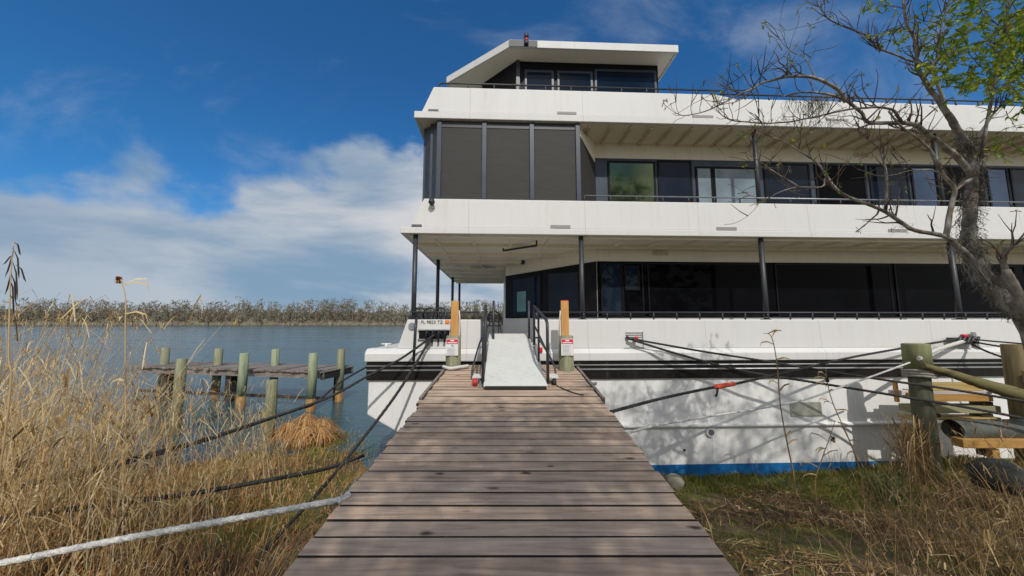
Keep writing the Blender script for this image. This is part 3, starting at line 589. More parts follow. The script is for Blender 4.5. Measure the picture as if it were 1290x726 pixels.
for x0, x1, gm in ((661, 698, GLASSB), (702, 747, GLASSB), (749, 827, MIRROR)):
    a = HU(x0, 92, 1.1)[0]; b = HU(x1, 92, 1.1)[0]; win(HM, a, b - .01, 4.9, ZR - 0.16 - (0.08 if x0 < 740 else 0), 1.115, gm if x0 < 740 else GLASSB, FRAMEM, boat, 0.055)
hb().box((0.15, 1.07, 4.6), (0.24, 1.117, ZR)).build('window_post', FRAMEM, boat)
# long low skylight behind the top rail
s0 = HU(878, 112, 0.9)[0]
sk = hb(); sk.box((s0, 0.55, 4.53), (UR, 2.4, 5.235)); sko = sk.build('skylight', simple('taupe_panel', [(0.26, 0.23, 0.19), (0.36, 0.32, 0.27)], scale=(2, 1, 1), s=2, rough=.6), boat)
hb().box((s0 - 0.03, 0.51, 5.237), (UR, 2.45, 5.31)).build('skylight_rim', WHITE, sko, 0.01)
# stanchions
for u, n in ((-2.0, 0.14), (1.47, 0.14), (5.40, 0.14), (9.72, 0.14), (-2.03, 3.0), (-2.03, 6.2), (-2.0, 8.25), (13.8, .14)):
    st = hb().tube([(u, n, -0.5), (u, n, 1.84)], 0.05, 12).build('stanchion', DARKM, boat)
    hb().box((u - .08, n - .03, 0.069), (u + .08, n + .08, 0.085)).build('base_plate', DARKM, st)
for u in (5.48, 9.75): hb().tube([(u, 0.2, 2.3), (u, 0.2, 4.34)], 0.045, 12).build('stanchion', DARKM, boat)
# railings
def railing(pts, zlo, ztop, zmid, step, r=0.017, mat=RAILM, curl=False):
    ro = hb(); top = [(u, n, ztop) for u, n in pts]
    if curl: top = top + [(pts[-1][0] - 0.05, pts[-1][1], ztop - 0.02), (pts[-1][0] - 0.08, pts[-1][1], ztop - 0.07), (pts[-1][0] - 0.085, pts[-1][1], zlo)]
    ro.tube(top, r, 8)
    if zmid is not None: ro.tube([(u, n, zmid) for u, n in pts], r * 0.8, 6)
    o = ro.build('railing', mat, boat); first = None
    for (a, b) in zip(pts, pts[1:]):
        d = math.hypot(b[0] - a[0], b[1] - a[1]); m = max(1, round(d / step))
        for i in range(m):
            t = i / m; u, n = lerp(a[0], b[0], t), lerp(a[1], b[1], t)
            if first is None:
                first = hb().tube([(u, n, zlo), (u, n, ztop)], r * 0.9, 8).build('rail_post', DARKM, o); f0 = (u, n)
            else:
                c = first.copy(); col.objects.link(c); c.parent = o
                c.location = (u - f0[0], n - f0[1], 0)
railing([(0.50, 0.05), (UR, 0.05)], 0.06, 0.215, 0.105, 0.49, 0.018, DARKM)
railing([(-0.66, 0.05), (-2.02, 0.05), (-2.03, NB - .1), (-0.1, NB - .1)], 0.06, 0.215, None, 0.62, 0.018, DARKM)
railing([(1.55, 0.10), (UR, 0.10)], 2.575, 2.71, None, 0.56, 0.017)
railing([(UR, 0.10), (4.7, 0.10)], 4.96, 5.115, None, 0.56, 0.018, DARKM)
railing([(4.7, 0.10), (-1.52, 0.10)], 5.06, 5.195, None, 0.56, 0.018, DARKM, True)
# mooring gear on the hull, far right
uc, zc = HU(1205, 427); g_ = hb()
g_.box((uc - .28, -0.13, zc - .03), (uc + .12, -0.03, zc + .03)).box((uc - .05, -0.17, zc - .10), (uc + .26, -0.02, zc - .03)).box((uc + .02, -0.15, zc + .03), (uc + .18, -0.05, zc + .07))
for k in range(5): g_.tube([(uc - .2 + .1 * k, -0.16, zc - .08 + .03 * (k % 2)), (uc - .1 + .1 * k, -0.14, zc + .05)], 0.026, 7)
g_.build('mooring_gear', DARKM, boat, 0.01)
hb().box((uc - .06, -0.17, zc + .035), (uc + .05, -0.09, zc + .10)).build('mooring_gear_knob', REDP, boat, 0.02)
hb().add([(uc + .28, -0.06, zc + .14), (uc + .36, -0.06, zc + .14), (uc + .42, -0.06, zc - .22), (uc + .34, -0.06, zc - .22), (uc + .28, -0.03, zc + .14), (uc + .36, -0.03, zc + .14), (uc + .42, -0.03, zc - .22), (uc + .34, -0.03, zc - .22)], [(0,1,2,3),(7,6,5,4),(0,3,7,4),(1,5,6,2),(3,2,6,7),(0,4,5,1)]).build('mooring_plate', GREYM, boat)

# ------------------------------------------------------------------ chairs on the foredeck
def chair(M, label):
    r = root('deck_chair', M, label, 'chair', 'wrought iron chairs on the boat deck')
    s = MB(M); s.prism([(0.23 * math.cos(t), 0.22 * math.sin(t)) for t in [k * math.pi / 8 for k in range(16)]], 0.42, 0.45, 2); s.build('seat', DARKM, r, 0.008)
    b = MB(M)
    b.tube([(0.22 * math.cos(t), 0.20 + 0.02 * math.sin(t), 0.45 + 0.36 * math.sin(t)) for t in [math.pi * k / 12 for k in range(13)]], 0.022, 6)
    for cx in (-0.1, 0.0, 0.1): b.tube([(cx + 0.055 * math.cos(t), 0.21, 0.62 + 0.09 * math.sin(t)) for t in [2 * math.pi * k / 14 for k in range(15)]], 0.018, 6)
    for cx in (-0.12, 0, 0.12): b.tube([(cx, 0.20, 0.45), (cx, 0.21, 0.78)], 0.016, 6)
    b.build('backrest', DARKM, r)
    for sx in (-1, 1):
        MB(M).tube([(sx * 0.22, 0.18, 0.62), (sx * 0.26, 0, 0.66), (sx * 0.24, -0.18, 0.62), (sx * 0.22, -0.18, 0.44)], 0.012, 6).build('armrest', DARKM, r)
        for sy in (-1, 1): MB(M).tube([(sx * 0.17, sy * 0.16, 0.43), (sx * 0.20, sy * 0.19, 0.2), (sx * 0.22, sy * 0.2, 0.0)], 0.013, 6).build('leg', DARKM, r)
    return r
c0M = HM @ Matrix.Translation((-2.02, 0.62, -0.49)) @ Matrix.Rotation(R(200), 4, 'Z')
ch = chair(c0M, 'black scrollwork chair at the very corner of the foredeck, beside the end stanchion')
dup(ch, HM @ Matrix.Translation((-1.72, 0.75, -0.49)) @ Matrix.Rotation(R(175), 4, 'Z'), 'black scrollwork chair behind the registration number, between two other chairs')
dup(ch, HM @ Matrix.Translation((-1.42, 0.62, -0.49)) @ Matrix.Rotation(R(160), 4, 'Z'), 'black scrollwork chair just left of the yellow timber post, behind the orange sticker')
dup(ch, HM @ Matrix.Translation((-0.42, 2.2, -0.51)) @ Matrix.Rotation(R(190), 4, 'Z'), 'black scrollwork chair seen through the gangway opening before the cabin door')

# ------------------------------------------------------------------ boardwalk
UPV = Vector((0, -math.sin(PITCH), math.cos(PITCH)))
DM = Matrix.Translation(UPV * -1.477) @ Matrix.Rotation(PITCH, 4, 'X')        # boardwalk frame: x across, y along, z above the boards
def Dp(x, d, h=0.0): return DM @ Vector((x, d, h))
def DX(px, py):                                                                # pixel -> boardwalk coordinates on the board tops
    d = F * 1.477 / (py - 363); return (px - 645) * d / F, d
walk = root('boardwalk', Matrix.Translation(UPV * -1.477) @ Matrix.Rotation(PITCH, 4, 'X'), 'weathered grey plank boardwalk leading up to the houseboat gangway', 'boardwalk')
bd = MB(DM); d = -2.2; rb = random.Random(11); i = 0
while d < 6.46:
    wd = 0.146 - rb.uniform(0.012, 0.019); e0, e1 = rb.gauss(0, 0.008), rb.gauss(0, 0.008)
    if abs(d - 4.36) < 0.075: e0 -= 0.05
    M = Matrix.Translation((0, d, rb.gauss(0, 0.0018))) @ Matrix.Rotation(rb.gauss(0, 0.0012), 4, 'Z') @ Matrix.Rotation(rb.gauss(0, 0.006), 4, 'X')
    xs_ = [-1.18 + e0, -0.6, 0.0, 0.6, 1.18 + e1]
    bow = rb.gauss(0, 0.002)
    ring = []
    for xx in xs_:
        dz = bow * math.cos(xx * 1.3); ring.append([M @ Vector((xx, 0, -0.04 + dz)), M @ Vector((xx, wd, -0.04 + dz)), M @ Vector((xx, wd, dz)), M @ Vector((xx, 0, dz))])
    bd.loft(ring); d += 0.146; i += 1
EDGESHADE = simple('board_edge_grime_shade', [(0.020, 0.016, 0.013), (0.05, 0.042, 0.034)], scale=(2, 2, 2), s=6, rough=0.95)  # near-black board sides: gap shade painted in along with grime
pd = bd.build('plank_deck', [DECKW, EDGESHADE], walk, 0.003, seg=2)
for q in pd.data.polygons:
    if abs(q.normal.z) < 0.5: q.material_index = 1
for x in (-1.05, -0.35, 0.35, 1.05):
    MB(DM).box((x - 0.03, -2.2, -0.24), (x + 0.03, 6.4, -0.043)).build('joist', OLDW, walk)
for sx in (-1, 1):
    MB(DM).box((sx * 1.235 - 0.022, 4.6, -0.22), (sx * 1.235 + 0.022, 6.45, 0.004 if sx < 0 else -0.004)).build('side_board', OLDW, walk, 0.006)
    MB(DM).box((sx * 1.20 - 0.05, -2.0, -0.40), (sx * 1.20 + 0.05, 4.5, -0.243)).build('bearer', DARKW, walk, 0.01)
    for dd in (-1.6, 0.8, 2.9, 5.0):
        p = Dp(sx * 1.0, dd, -0.25); q = Vector((p.x, p.y, gz(p.x, p.y) - 0.4)); MB().tube([q, p], 0.11, 12).build('support_pile', PILEG, walk)
MB(DM).box((-1.16, 6.49, -0.2), (1.16, 6.53, -0.02)).build('end_board', OLDW, walk)

# ------------------------------------------------------------------ pilings with warning notices at the gangway
def notice_pile(px, d, label, pictogram, rope_side):
    x = (px - 645) * d / F; base = Dp(x, d, 0); zt = P(px, 423, base.y).z
    r = root('sign_piling', Vector((base.x, base.y, gz(base.x, base.y) - 0.2)), label, 'piling', 'pilings either side of the gangway'); FRAME[r.name] = r.matrix_world.copy()
    b = MB(); zz = [gz(base.x, base.y) - 0.2, base.z, zt - 0.01, zt]
    b.tube([(base.x, base.y, q) for q in zz], [0.142, 0.138, 0.135, 0.125], 20); b.build('pile', PILEG, r)
    zq = P(px, 379, base.y).z; MB().box((base.x - 0.07, base.y + 0.06, zt - 0.5), (base.x + 0.07, base.y + 0.13, zq)).build('timber_post', YELLOWW, r, 0.006)
    MB().tube([(base.x + 0.085 * rope_side, base.y + 0.05, zq - 0.18), (base.x + 0.10 * rope_side, base.y + 0.03, zq - 0.32), (base.x + 0.125 * rope_side, base.y + 0.0, zt - 0.02)], 0.014, 6).build('cord', ROPEW, r)
    if pictogram is False: MB().box((base.x - .068, base.y + 0.062, zq + .001), (base.x + .068, base.y + 0.128, zq + 0.014)).build('post_cap', REDP, r)
    y0 = base.y - 0.150; zs1 = P(px, 427, y0).z; zs0 = P(px, 448, y0).z; hw = 0.108
    s = MB().box((base.x - hw, y0, zs0), (base.x + hw, y0 + 0.012, zs1)).build('warning_sign', SIGNW, r)
    hz = (zs1 - zs0)
    MB().box((base.x - hw + .006, y0 - 0.004, zs1 - hz * 0.30), (base.x + hw - .006, y0 - .0005, zs1 - hz * 0.03)).build('sign_band', SIGNR, s)
    l = MB()
    l.box((base.x - .035, y0 - 0.007, zs1 - hz * 0.15), (base.x + .035, y0 - 0.0045, zs1 - hz * 0.07)).box((base.x - .085, y0 - 0.007, zs1 - hz * 0.26), (base.x + .085, y0 - 0.0045, zs1 - hz * 0.205)); l.build('sign_heading', SIGNW, s)
    l = MB(); k0 = 0.42 if pictogram else 0.38
    if pictogram: l.box((base.x - .02, y0 - .003, zs1 - hz * 0.44), (base.x + .025, y0 - .0005, zs1 - hz * 0.35)).box((base.x - .01, y0 - .003, zs1 - hz * .48), (base.x + .03, y0 - .0005, zs1 - hz * .445)); k0 = 0.54
    z_ = k0
    while z_ < 0.93: l.box((base.x - .085, y0 - .003, zs1 - hz * (z_ + .022)), (base.x + random.uniform(.03, .085), y0 - .0005, zs1 - hz * z_)); z_ += 0.075
    l.build('sign_text', simple('faint_print', [(0.30, 0.30, 0.32), (0.42, 0.42, 0.44)], s=5, rough=.6), s)
    return r
notice_pile(571, 6.30, 'green piling with warning notice and yellow timber post, beside the registration number', True, 1)
notice_pile(713.5, 6.15, 'green piling with warning notice and red tipped yellow post, before the long bulwark', False, -1)
MB().tube(catmull([Dp(-1.25, 6.2, 0.05), Dp(-1.1, 6.1, 0.04), Dp(-0.95, 6.15, 0.05), Dp(-0.8, 6.25, .05)], 5), 0.03, 8).build('mooring_line', ROPEW)
tag(bpy.data.objects['mooring_line'], 'pale rope end lying round the foot of the sign piling by the bow', 'rope')

# ------------------------------------------------------------------ gangway
bx0, bdn = DX(609, 491); bx1, _ = DX(690, 491)
g0 = Dp(0, bdn, 0.03); gw = root('gangway', Vector((0.05, g0.y, g0.z)), 'pale grey boarding ramp with black tubular handrails from boardwalk to boat', 'gangway')
top = Hp(0, 0.02, HU(640, 432)[1]); tl = P(616, 432, top.y).x; tr = P(668, 432, top.y).x
bl, br = bx0, bx1
dirv = Vector((0, top.y - g0.y, top.z - g0.z)); gl = dirv.length; sl = math.atan2(dirv.z, dirv.y)
GM = Matrix.Translation(g0) @ Matrix.Rotation(sl, 4, 'X')
def gx(t, s): return lerp(bl, tl, t) if s < 0 else lerp(br, tr, t)
rp = MB(GM); rp.loft([[(gx(0, -1), 0, 0), (gx(0, 1), 0, 0), (gx(0, 1), 0, 0.035), (gx(0, -1), 0, 0.035)], [(gx(1, -1), gl, 0), (gx(1, 1), gl, 0), (gx(1, 1), gl, 0.035), (gx(1, -1), gl, 0.035)]])
rp.build('ramp_plate', RAMPW, gw, 0.006)
MB(GM).box((bl + .02, -0.03, -0.03), (br - .02, 0.0, 0.022)).build('toe_strip', TYRE, gw)
MB(GM).box((tl - .02, gl - .0, 0.02), (tr + .02, gl + 0.45, 0.045)).build('landing_plate', RAMPW, gw, 0.006)
for s in (-1, 1):
    MB(GM).box((min(gx(.5, s), gx(.5, s) + .05 * s), 0.05, -0.05), (max(gx(.5, s), gx(.5, s) + .05 * s), gl - .05, -0.002)).build('side_beam', GREYM, gw)
    xa = gx(0, s) + 0.015 * s; xb = gx(0.93, s) + 0.06 * s
    near = GM @ Vector((xa, 0.12, 0.0)); far = GM @ Vector((xb, gl * 0.93, 0.0))
    zn = P(691, 405, near.y).z; zf = P(676, 386, far.y).z
    pth = [near, Vector((near.x, near.y, zn - 0.10)), Vector((near.x, near.y + 0.02, zn - 0.03)), Vector((lerp(near.x, far.x, .06), near.y + 0.08, zn + 0.02)), Vector((lerp(near.x, far.x, .5), lerp(near.y, far.y, .5), lerp(zn, zf, .55))), Vector((far.x, far.y - 0.05, zf)), Vector((far.x, far.y, zf - 0.05)), far]
    h = MB(); h.tube(pth, 0.024, 10); ho = h.build('handrail', DARKM, gw)
    MB().tube([near + Vector((0, 0, 0.45)), Vector((far.x, far.y, far.z + 0.40))], 0.017, 8).build('mid_rail', DARKM, ho)
    q = GM @ Vector((gx(.5, s) + 0.02 * s, gl * .5, 0)); MB().tube([q, Vector((q.x, q.y, q.z + 0.86))], 0.019, 8).build('rail_post', DARKM, ho)
    lo_ = far + Vector((0.02 * s, -.02, 0.14)); MB().tube(catmull([lo_, lo_ + Vector((.06 * s, -0.1, -0.02)), lerp(near, far, .35) + Vector((.16 * s, 0, 0.12)), lerp(near, far, .25) + Vector((.19 * s, 0, -0.05)), lerp(near, far, .18) + Vector((.10 * s, 0, -0.12))], 5), 0.016, 8).build('side_loop', DARKM, ho)
    gp = Hp(HU(621.5 if s < 0 else 666.5, 430, 0.12)[0], 0.12, -0.5); MB().tube([gp, Vector((gp.x, gp.y, P(640, 379, gp.y).z))], 0.024, 10).build('gate_post', DARKM, gw)
    # outrigger plate with caster
    o = Dp(gx(0, s) + 0.10 * s, bdn + 0.34, 0.0)
    MB(DM).box((gx(0, s) + (-.19 if s < 0 else .02), bdn + 0.22, 0.105), (gx(0, s) + (-.02 if s < 0 else .19), bdn + 0.42, 0.125)).build('outrigger_plate', RAMPW, gw, 0.004)
    if s < 0:
        cx = gx(0, s) - 0.14; w_ = MB(DM).tube([(cx - .03, bdn + 0.18, 0.058), (cx + .03, bdn + 0.18, 0.058)], 0.058, 20).build('caster_wheel', REDP, gw); MB(DM).box((cx - .045, bdn + .16, 0.05), (cx + .045, bdn + .20, 0.107)).build('caster_fork', GREYM, w_)
    else:
        cx = gx(0, s) + 0.12; MB(DM).tube([(cx - .03, bdn + 0.22, 0.045), (cx + .03, bdn + 0.22, 0.045)], 0.045, 16).build('caster_wheel', TYRE, gw)
        u, z = HU(680.5, 441); hb().box((u - .035, -0.12, z - .04), (u + .035, -0.085, z + .06)).build('red_tag', REDP, gw, 0.01)
cb = MB(); cb.tube(catmull([Dp(*DX(699, 480), .08), Dp(*DX(701, 486), .012), Dp(*DX(712, 492), .012), Dp(*DX(726, 497), .012), Dp(*DX(735, 499), .012)], 6), 0.008, 6)
tag(cb.build('cable', ROPEB), 'thin dark cable trailing across the planks right of the ramp', 'cable')

# ------------------------------------------------------------------ mooring lines
def line(pix, r, mat, label, name='mooring_line', wraps=True, jit=0.06):
    pts = catmull([p if isinstance(p, Vector) else P(*p) for p in pix], 14)
    m = MB(); m.tube(pts, r, 8)
    if wraps:                                                            # the lay of the rope: strands wound round it
        ln = [0.0]
        for a, b in zip(pts, pts[1:]): ln.append(ln[-1] + (b - a).length)
        n = int(ln[-1] / (r * 2.2)); 
        if n < 900:
            for ph in (0, 2.094, 4.189):
                sp = []; j = 0
                for k in range(n + 1):
                    q = ln[-1] * k / max(1, n)
                    while j < len(ln) - 2 and ln[j + 1] < q: j += 1
                    t = (q - ln[j]) / max(1e-6, ln[j + 1] - ln[j]); p = pts[j].lerp(pts[j + 1], min(1, t)); d_ = (pts[j + 1] - pts[j]).normalized()
                    x_ = d_.cross(Vector((0, 0, 1))).normalized(); y_ = d_.cross(x_); an = ph + q / (r * 1.9)
                    sp.append(p + (x_ * math.cos(an) + y_ * math.sin(an)) * r * 0.62)
                m.tube(sp, r * 0.58, 5)
    o = m.build(name, mat); return tag(o, label, 'rope', 'mooring lines of the houseboat')
YH = 6.78
line([Hp(HU(548, 422)[0], -0.08, HU(548, 422)[1]), (505, 452, 6.5), (463, 474, 6.2), (426, 495, 5.95), (390, 510, 5.7), (272, 549, 5.0), (170, 577, 4.5), (60, 605, 4.1), (-60, 632, 3.8)], 0.021, ROPEB, 'upper black mooring line from the bow slot out through the reeds')
line([Hp(-2.80, 0.35, -0.80), (430, 481, 6.4), (397, 508, 5.9), (372, 517, 5.6), (272, 551, 5.0), (172, 580, 4.5), (62, 609, 4.1), (-60, 637, 3.8)], 0.018, ROPEB, 'thin black line from behind the bow corner, running beside the upper mooring line')
line([Hp(HU(545, 424)[0], -0.07, HU(545, 424)[1]), (500, 496, 6.2), (440, 574, 5.5), (400, 622, 5.0), (350, 676, 4.5), (290, 738, 4.1), (250, 775, 3.9)], 0.024, ROPEB, 'black line from the bow slot crossing the hull down towards the reeds by the boardwalk')
line([(458, 574, 6.0), (420, 588, 5.5), (365, 600, 5.0), (240, 622, 4.3), (80, 643, 3.7), (-30, 660, 3.4)], 0.026, ROPEB, 'thick black line across the dry grass, above the white rope')
line([Dp(-1.19, 2.42, -0.02), (300, 653, 2.55), (150, 680, 2.5), (30, 704, 2.45), (-60, 722, 2.4)], 0.021, ROPEW, 'thick white rope tied to the left edge of the boardwalk')
kn = MB(); kn.tube(catmull([Dp(-1.20, 2.44, -.02), Dp(-1.17, 2.43, .015), Dp(-1.15, 2.41, .012), Dp(-1.165, 2.39, .01), Dp(-1.21, 2.40, -.03), Dp(-1.20, 2.44, -.01)], 5), 0.013, 7)
tag(kn.build('rope_knot', ROPEW), 'white rope knot at the left boardwalk edge, at the end of the thick white rope', 'knot')
hV = Hp(uV, -0.10, zV)
line([hV, (880, 442, 6.75), (960, 454.5, 6.7), (1095, 476, 6.3), (1180, 488, 6.0), (1250, 499, 5.8), (1330, 512, 5.6)], 0.019, ROPEB, 'upper of two black lines leaving the louvre vent, ending behind the leaning log')
line([hV + Vector((.06, -.02, -.03)), (850, 445, 6.72), (920, 464, 6.68), (960, 472, 6.6), (1020, 481, 6.5), (1125, 498, 6.2), (1210, 512, 5.9), (1330, 535, 5.7)], 0.021, ROPEB, 'lower of two black lines leaving the louvre vent, crossing the timber stack')
bl_o = line([Dp(1.2, DX(766, 516)[1], -0.03), (830, 503, 4.9), (890, 490, 5.4), (925, 484, 5.7), (1000, 467, 6.2), (1085, 448, 6.7), Hp(uc - .2, -0.14, zc)], 0.020, ROPEB, 'black line with red tensioner between boardwalk edge and the mooring gear')
tn = MB(); a, b = P(900, 488.0, 5.48), P(926, 483.5, 5.7); dd = (b - a).normalized()
tn.tube([a - dd * .02, a + dd * .05, b - dd * .03, b], [0.02, 0.042, 0.034, 0.02], 8); FRAME_b = bl_o
tn.build('tensioner', simple('orange_red_plastic', [(0.60, 0.05, 0.02), (0.72, 0.09, 0.03)], s=5, rough=.5), bl_o)
MB().tube([a + Vector((.05, -.01, .0)), a + Vector((.02, -.02, -.10)), a + Vector((.0, -.02, -.14))], 0.016, 6).build('tensioner_tail', ROPEB, bl_o)
line([Dp(1.2, DX(787, 542)[1], -0.03), (830, 535.5, 4.7), (880, 527, 5.1), (1000, 507, 5.7), (1050, 491, 5.9), (1091, 477, 6.0), (1146, 457, 6.1)], 0.014, ROPEW, 'thin white rope from the right boardwalk edge up to the round piling')
line([(1158, 452, 6.05), (1180, 441, 6.5), Hp(uc - .05, -0.13, zc - .05)], 0.035, ROPEW, 'short thick white rope between the round piling and the mooring gear')
line([Hp(uc + .2, -0.1, zc), (1250, 430, 6.8), (1330, 436.5, 6.3)], 0.014, ROPEB, 'topmost thin black line from the mooring gear to the right')
line([Hp(uc + .2, -0.1, zc - .05), (1250, 435, 6.8), (1330, 446, 6.3)], 0.016, ROPEB, 'middle thin black line from the mooring gear to the right')
line([Hp(uc + .15, -0.1, zc - .09), (1250, 445.5, 6.7), (1330, 473, 6.2)], 0.018, ROPEB, 'lowest black line sloping from the mooring gear past the square post')

# ------------------------------------------------------------------ old pier and loose pilings in the lake
pier_base = Vector((-9.3, 12.8, ZW)); pier = root('old_pier', pier_base, 'derelict wooden pier on pale green piles standing in the lake', 'pier')
ZP = -1.72
fr0, fr1 = PZ(407, 468, ZP), PZ(172, 461.5, ZP); bk0, bk1 = PZ(433, 462.5, ZP), PZ(215, 457.5, ZP)
dirp = (fr1 - fr0); dirp.z = 0; Lp = dirp.length; dirp.normalize(); wp = Vector((-dirp.y, dirp.x, 0)); 
if wp.y < 0: wp = -wp
Wp = 1.75
PMX = Matrix(((dirp.x, wp.x, 0, fr0.x), (dirp.y, wp.y, 0, fr0.y), (0, 0, 1, ZP), (0, 0, 0, 1)))
pb = MB(PMX); q = 0.0; rp_ = random.Random(5)
while q < Lp: pb.box((q, -0.06 + rp_.gauss(0, .03), -0.05 + rp_.gauss(0, .008)), (q + 0.17, Wp + rp_.gauss(0, .03), rp_.gauss(0, .01))); q += 0.185
pb.build('plank_deck', OLDW, pier)
for yy in (0.02, Wp - 0.1): MB(PMX).box((0, yy, -0.26), (Lp, yy + 0.07, -0.06)).build('stringer', OLDW, pier)
MB(PMX).box((0.02, 0.0, -0.30), (0.10, Wp, -0.062)).build('end_beam', DARKW, pier)
MB(PMX).box((0.0, 0.12, -1.02), (Lp, 0.17, -0.92)).build('brace', DARKW, pier)
def wpile(px, ytop, Y, r, parent, mat=PILEP, wet=True):
    p = P(px, ytop, Y); zb = ZW - 0.6
    o = MB().tube([(p.x, p.y, ZW + (0.42 if wet else -0.6)), (p.x + .01, p.y, lerp(ZW + .4, p.z, .5)), (p.x, p.y, p.z - 0.015), (p.x, p.y, p.z)], [r * 1.04, r * 1.02, r, r * .88], 14).build('pile', mat, parent)
    if wet: MB().tube([(p.x, p.y, zb), (p.x, p.y, ZW + 0.42)], r * 1.05, 14).build('wet_foot', PILER, parent if parent is not None and parent.name.startswith('old_pier') else o)
    return o
for px, yt, Y, m in ((395, 445, 12.05, PILEP), (308, 445, 12.45, PILEP), (430, 440, 13.5, PILEG), (347.5, 440, 14.1, PILEP), (276, 439, 14.2, PILEG), (209, 438, 14.6, PILEG)):
    wpile(px, yt, Y, 0.14, pier, m)
for t, yy in ((0.5, Wp - .2), (Lp * .5, 0.3), (Lp * .62, Wp - .2), (Lp * .86, .3)):
    MB(PMX).box((t - .13, yy - .13, -1.9), (t + .13, yy + .13, -0.262)).build('pile', DARKW, pier)
sp = wpile(343, 479, 8.9, 0.125, None, PILEG, False); tag(sp, 'lone grey green piling at the shore in front of the old pier', 'piling')
sp.name = 'shore_piling'
sp = wpile(229, 452, 9.6, 0.12, None, PILEG, False); tag(sp, 'slim grey green piling half hidden among the tall reeds', 'piling'); sp.name = 'shore_piling'

# ------------------------------------------------------------------ pilings, log, timber and pipe at the right
p = P(1153, 433, 6.2); zg = gz(p.x, p.y)
rp0 = root('mooring_piling', Vector((p.x, p.y, zg)), 'thick round green piling with rope round its neck, before the timber stack', 'piling')
MB().tube([(p.x, p.y, zg - .4), (p.x, p.y, -1.0), (p.x, p.y, -0.80)], [0.15, 0.14, 0.135], 20).build('pile', simple('dark_green_piling', [(0.05, 0.055, 0.035), (0.12, 0.12, 0.075)], scale=(5, 5, .6), s=3, rough=.85, bs=.5), rp0)
MB().tube([(p.x, p.y, -0.81), (p.x, p.y, p.z - 0.02), (p.x, p.y, p.z)], [0.18, 0.18, 0.168], 20).build('pile_head', simple('moss_green_piling', [(0.12, 0.13, 0.055), (0.22, 0.225, 0.11)], scale=(5, 5, .6), s=3, rough=.85, bs=.5), rp0)
nk = MB()
for k in range(3): nk.tube([(p.x + 0.19 * math.cos(t), p.y + 0.19 * math.sin(t), -0.84 - 0.045 * k + 0.01 * math.sin(t * 2)) for t in [2 * math.pi * j / 20 for j in range(21)]], 0.024, 7)
nk.build('rope_lashing', simple('weathered_rope', [(0.16, 0.15, 0.13), (0.34, 0.32, 0.28)], s=40, rough=.9), rp0)
p2 = P(1280, 434, 6.2); z2_ = gz(p2.x, p2.y)
rp1 = root('square_piling', Vector((p2.x, p2.y, z2_)), 'brown piling with bolted plank at the right end of the lines', 'piling')
MB().tube([(p2.x, p2.y, z2_ - .4), (p2.x, p2.y, p2.z - .01), (p2.x, p2.y, p2.z)], [0.19, 0.175, 0.165], 16).build('pile', simple('brown_piling', [(0.10, 0.075, 0.035), (0.22, 0.17, 0.08)], scale=(5, 5, .6), s=3, rough=.85, bs=.5), rp1)
MB().box((p2.x - .26, p2.y - .24, -1.02), (p2.x + .5, p2.y - .19, -0.82)).build('bolted_plank', simple('brown_plank', [(0.16, 0.10, 0.06), (0.26, 0.17, 0.11)], scale=(.5, 4, 4), s=3, rough=.8), rp1, .006)
lg = MB(); pts = catmull([P(1163, 461, 6.0), P(1195, 470, 5.95), P(1235, 483, 5.85), P(1275, 495, 5.8), P(1330, 512, 5.7)], 6)
lg.tube(pts, [lerp(0.045, 0.13, i / (len(pts) - 1)) for i in range(len(pts))], 12, 0.06)
tag(lg.build('fallen_log', LOGM), 'mossy yellow green log leaning on the round piling', 'log')
def plank(x0, y0, x1, y1, Y, depth, mat, label, name='timber_plank', tilt=0.0, grp='loose timber stacked by the hull'):
    a = P(x0, y0, Y); b = P(x1, y1, Y); m = MB(); T = Matrix.Translation((a.x, a.y, (a.z + b.z) / 2)) @ Matrix.Rotation(tilt, 4, 'Z')
    h = abs(a.z - b.z) / 2; m.box((0, 0, -h), (b.x - a.x, depth, h), T); return tag(m.build(name, mat, None, 0.006), label, 'plank', grp)
plank(1166, 484, 1242, 493, 6.45, 0.22, YPLANK, 'greenish yellow plank on top of the timber stack', tilt=0.02)
plank(1160, 493.5, 1250, 497, 6.42, 0.3, SIGNW if False else simple('pale_plank', [(0.40, 0.36, 0.36), (0.52, 0.47, 0.46)], scale=(.5, 4, 4), s=3, rough=.8), 'pale grey plank, second from the top of the timber stack')
plank(1158, 497.5, 1252, 506, 6.40, 0.28, BPLANK, 'bright yellow plank in the middle of the timber stack')
plank(1150, 512, 1262, 521, 6.42, 0.24, simple('olive_plank', [(0.22, 0.20, 0.11), (0.34, 0.31, 0.18)], scale=(.5, 4, 4), s=3, rough=.8), 'olive grey plank, second from the bottom of the timber stack')
plank(1150, 526.5, 1262, 530, 6.42, 0.26, YPLANK, 'thin mossy plank lowest in the timber stack')
for px, nm in ((1172, 'dark spacer block near the round piling, between the stacked planks'), (1238, 'dark spacer block under the right end of the stacked planks')):
    plank(px, 506.5, px + 14, 511.5, 6.45, .2, DARKW, nm, 'spacer_block')
    plank(px, 521.5, px + 14, 526, 6.45, .2, DARKW, 'lower ' + nm, 'spacer_block')
plank(1128, 482, 1134, 507, 6.6, .06, YELLOWW, 'short upright yellow stake left of the round piling', 'timber_stake')
plank(1122, 492, 1146, 498, 6.62, .05, simple('white_board', [(0.55, 0.52, 0.50), (0.66, 0.63, 0.60)], s=4, rough=.7), 'small pale board left of the round piling', 'timber_board')
plank(1213, 554, 1330, 565, 5.9, .16, BPLANK, 'bright yellow beam under the grey pipe', 'timber_beam')
plank(1250, 566, 1262, 585, 5.95, .09, BPLANK, 'short yellow prop under the bright beam', 'timber_prop')
plank(1165, 531, 1185, 585, 6.5, .12, DARKW, 'dark bearer block holding the timber stack off the bank', 'bearer_block')
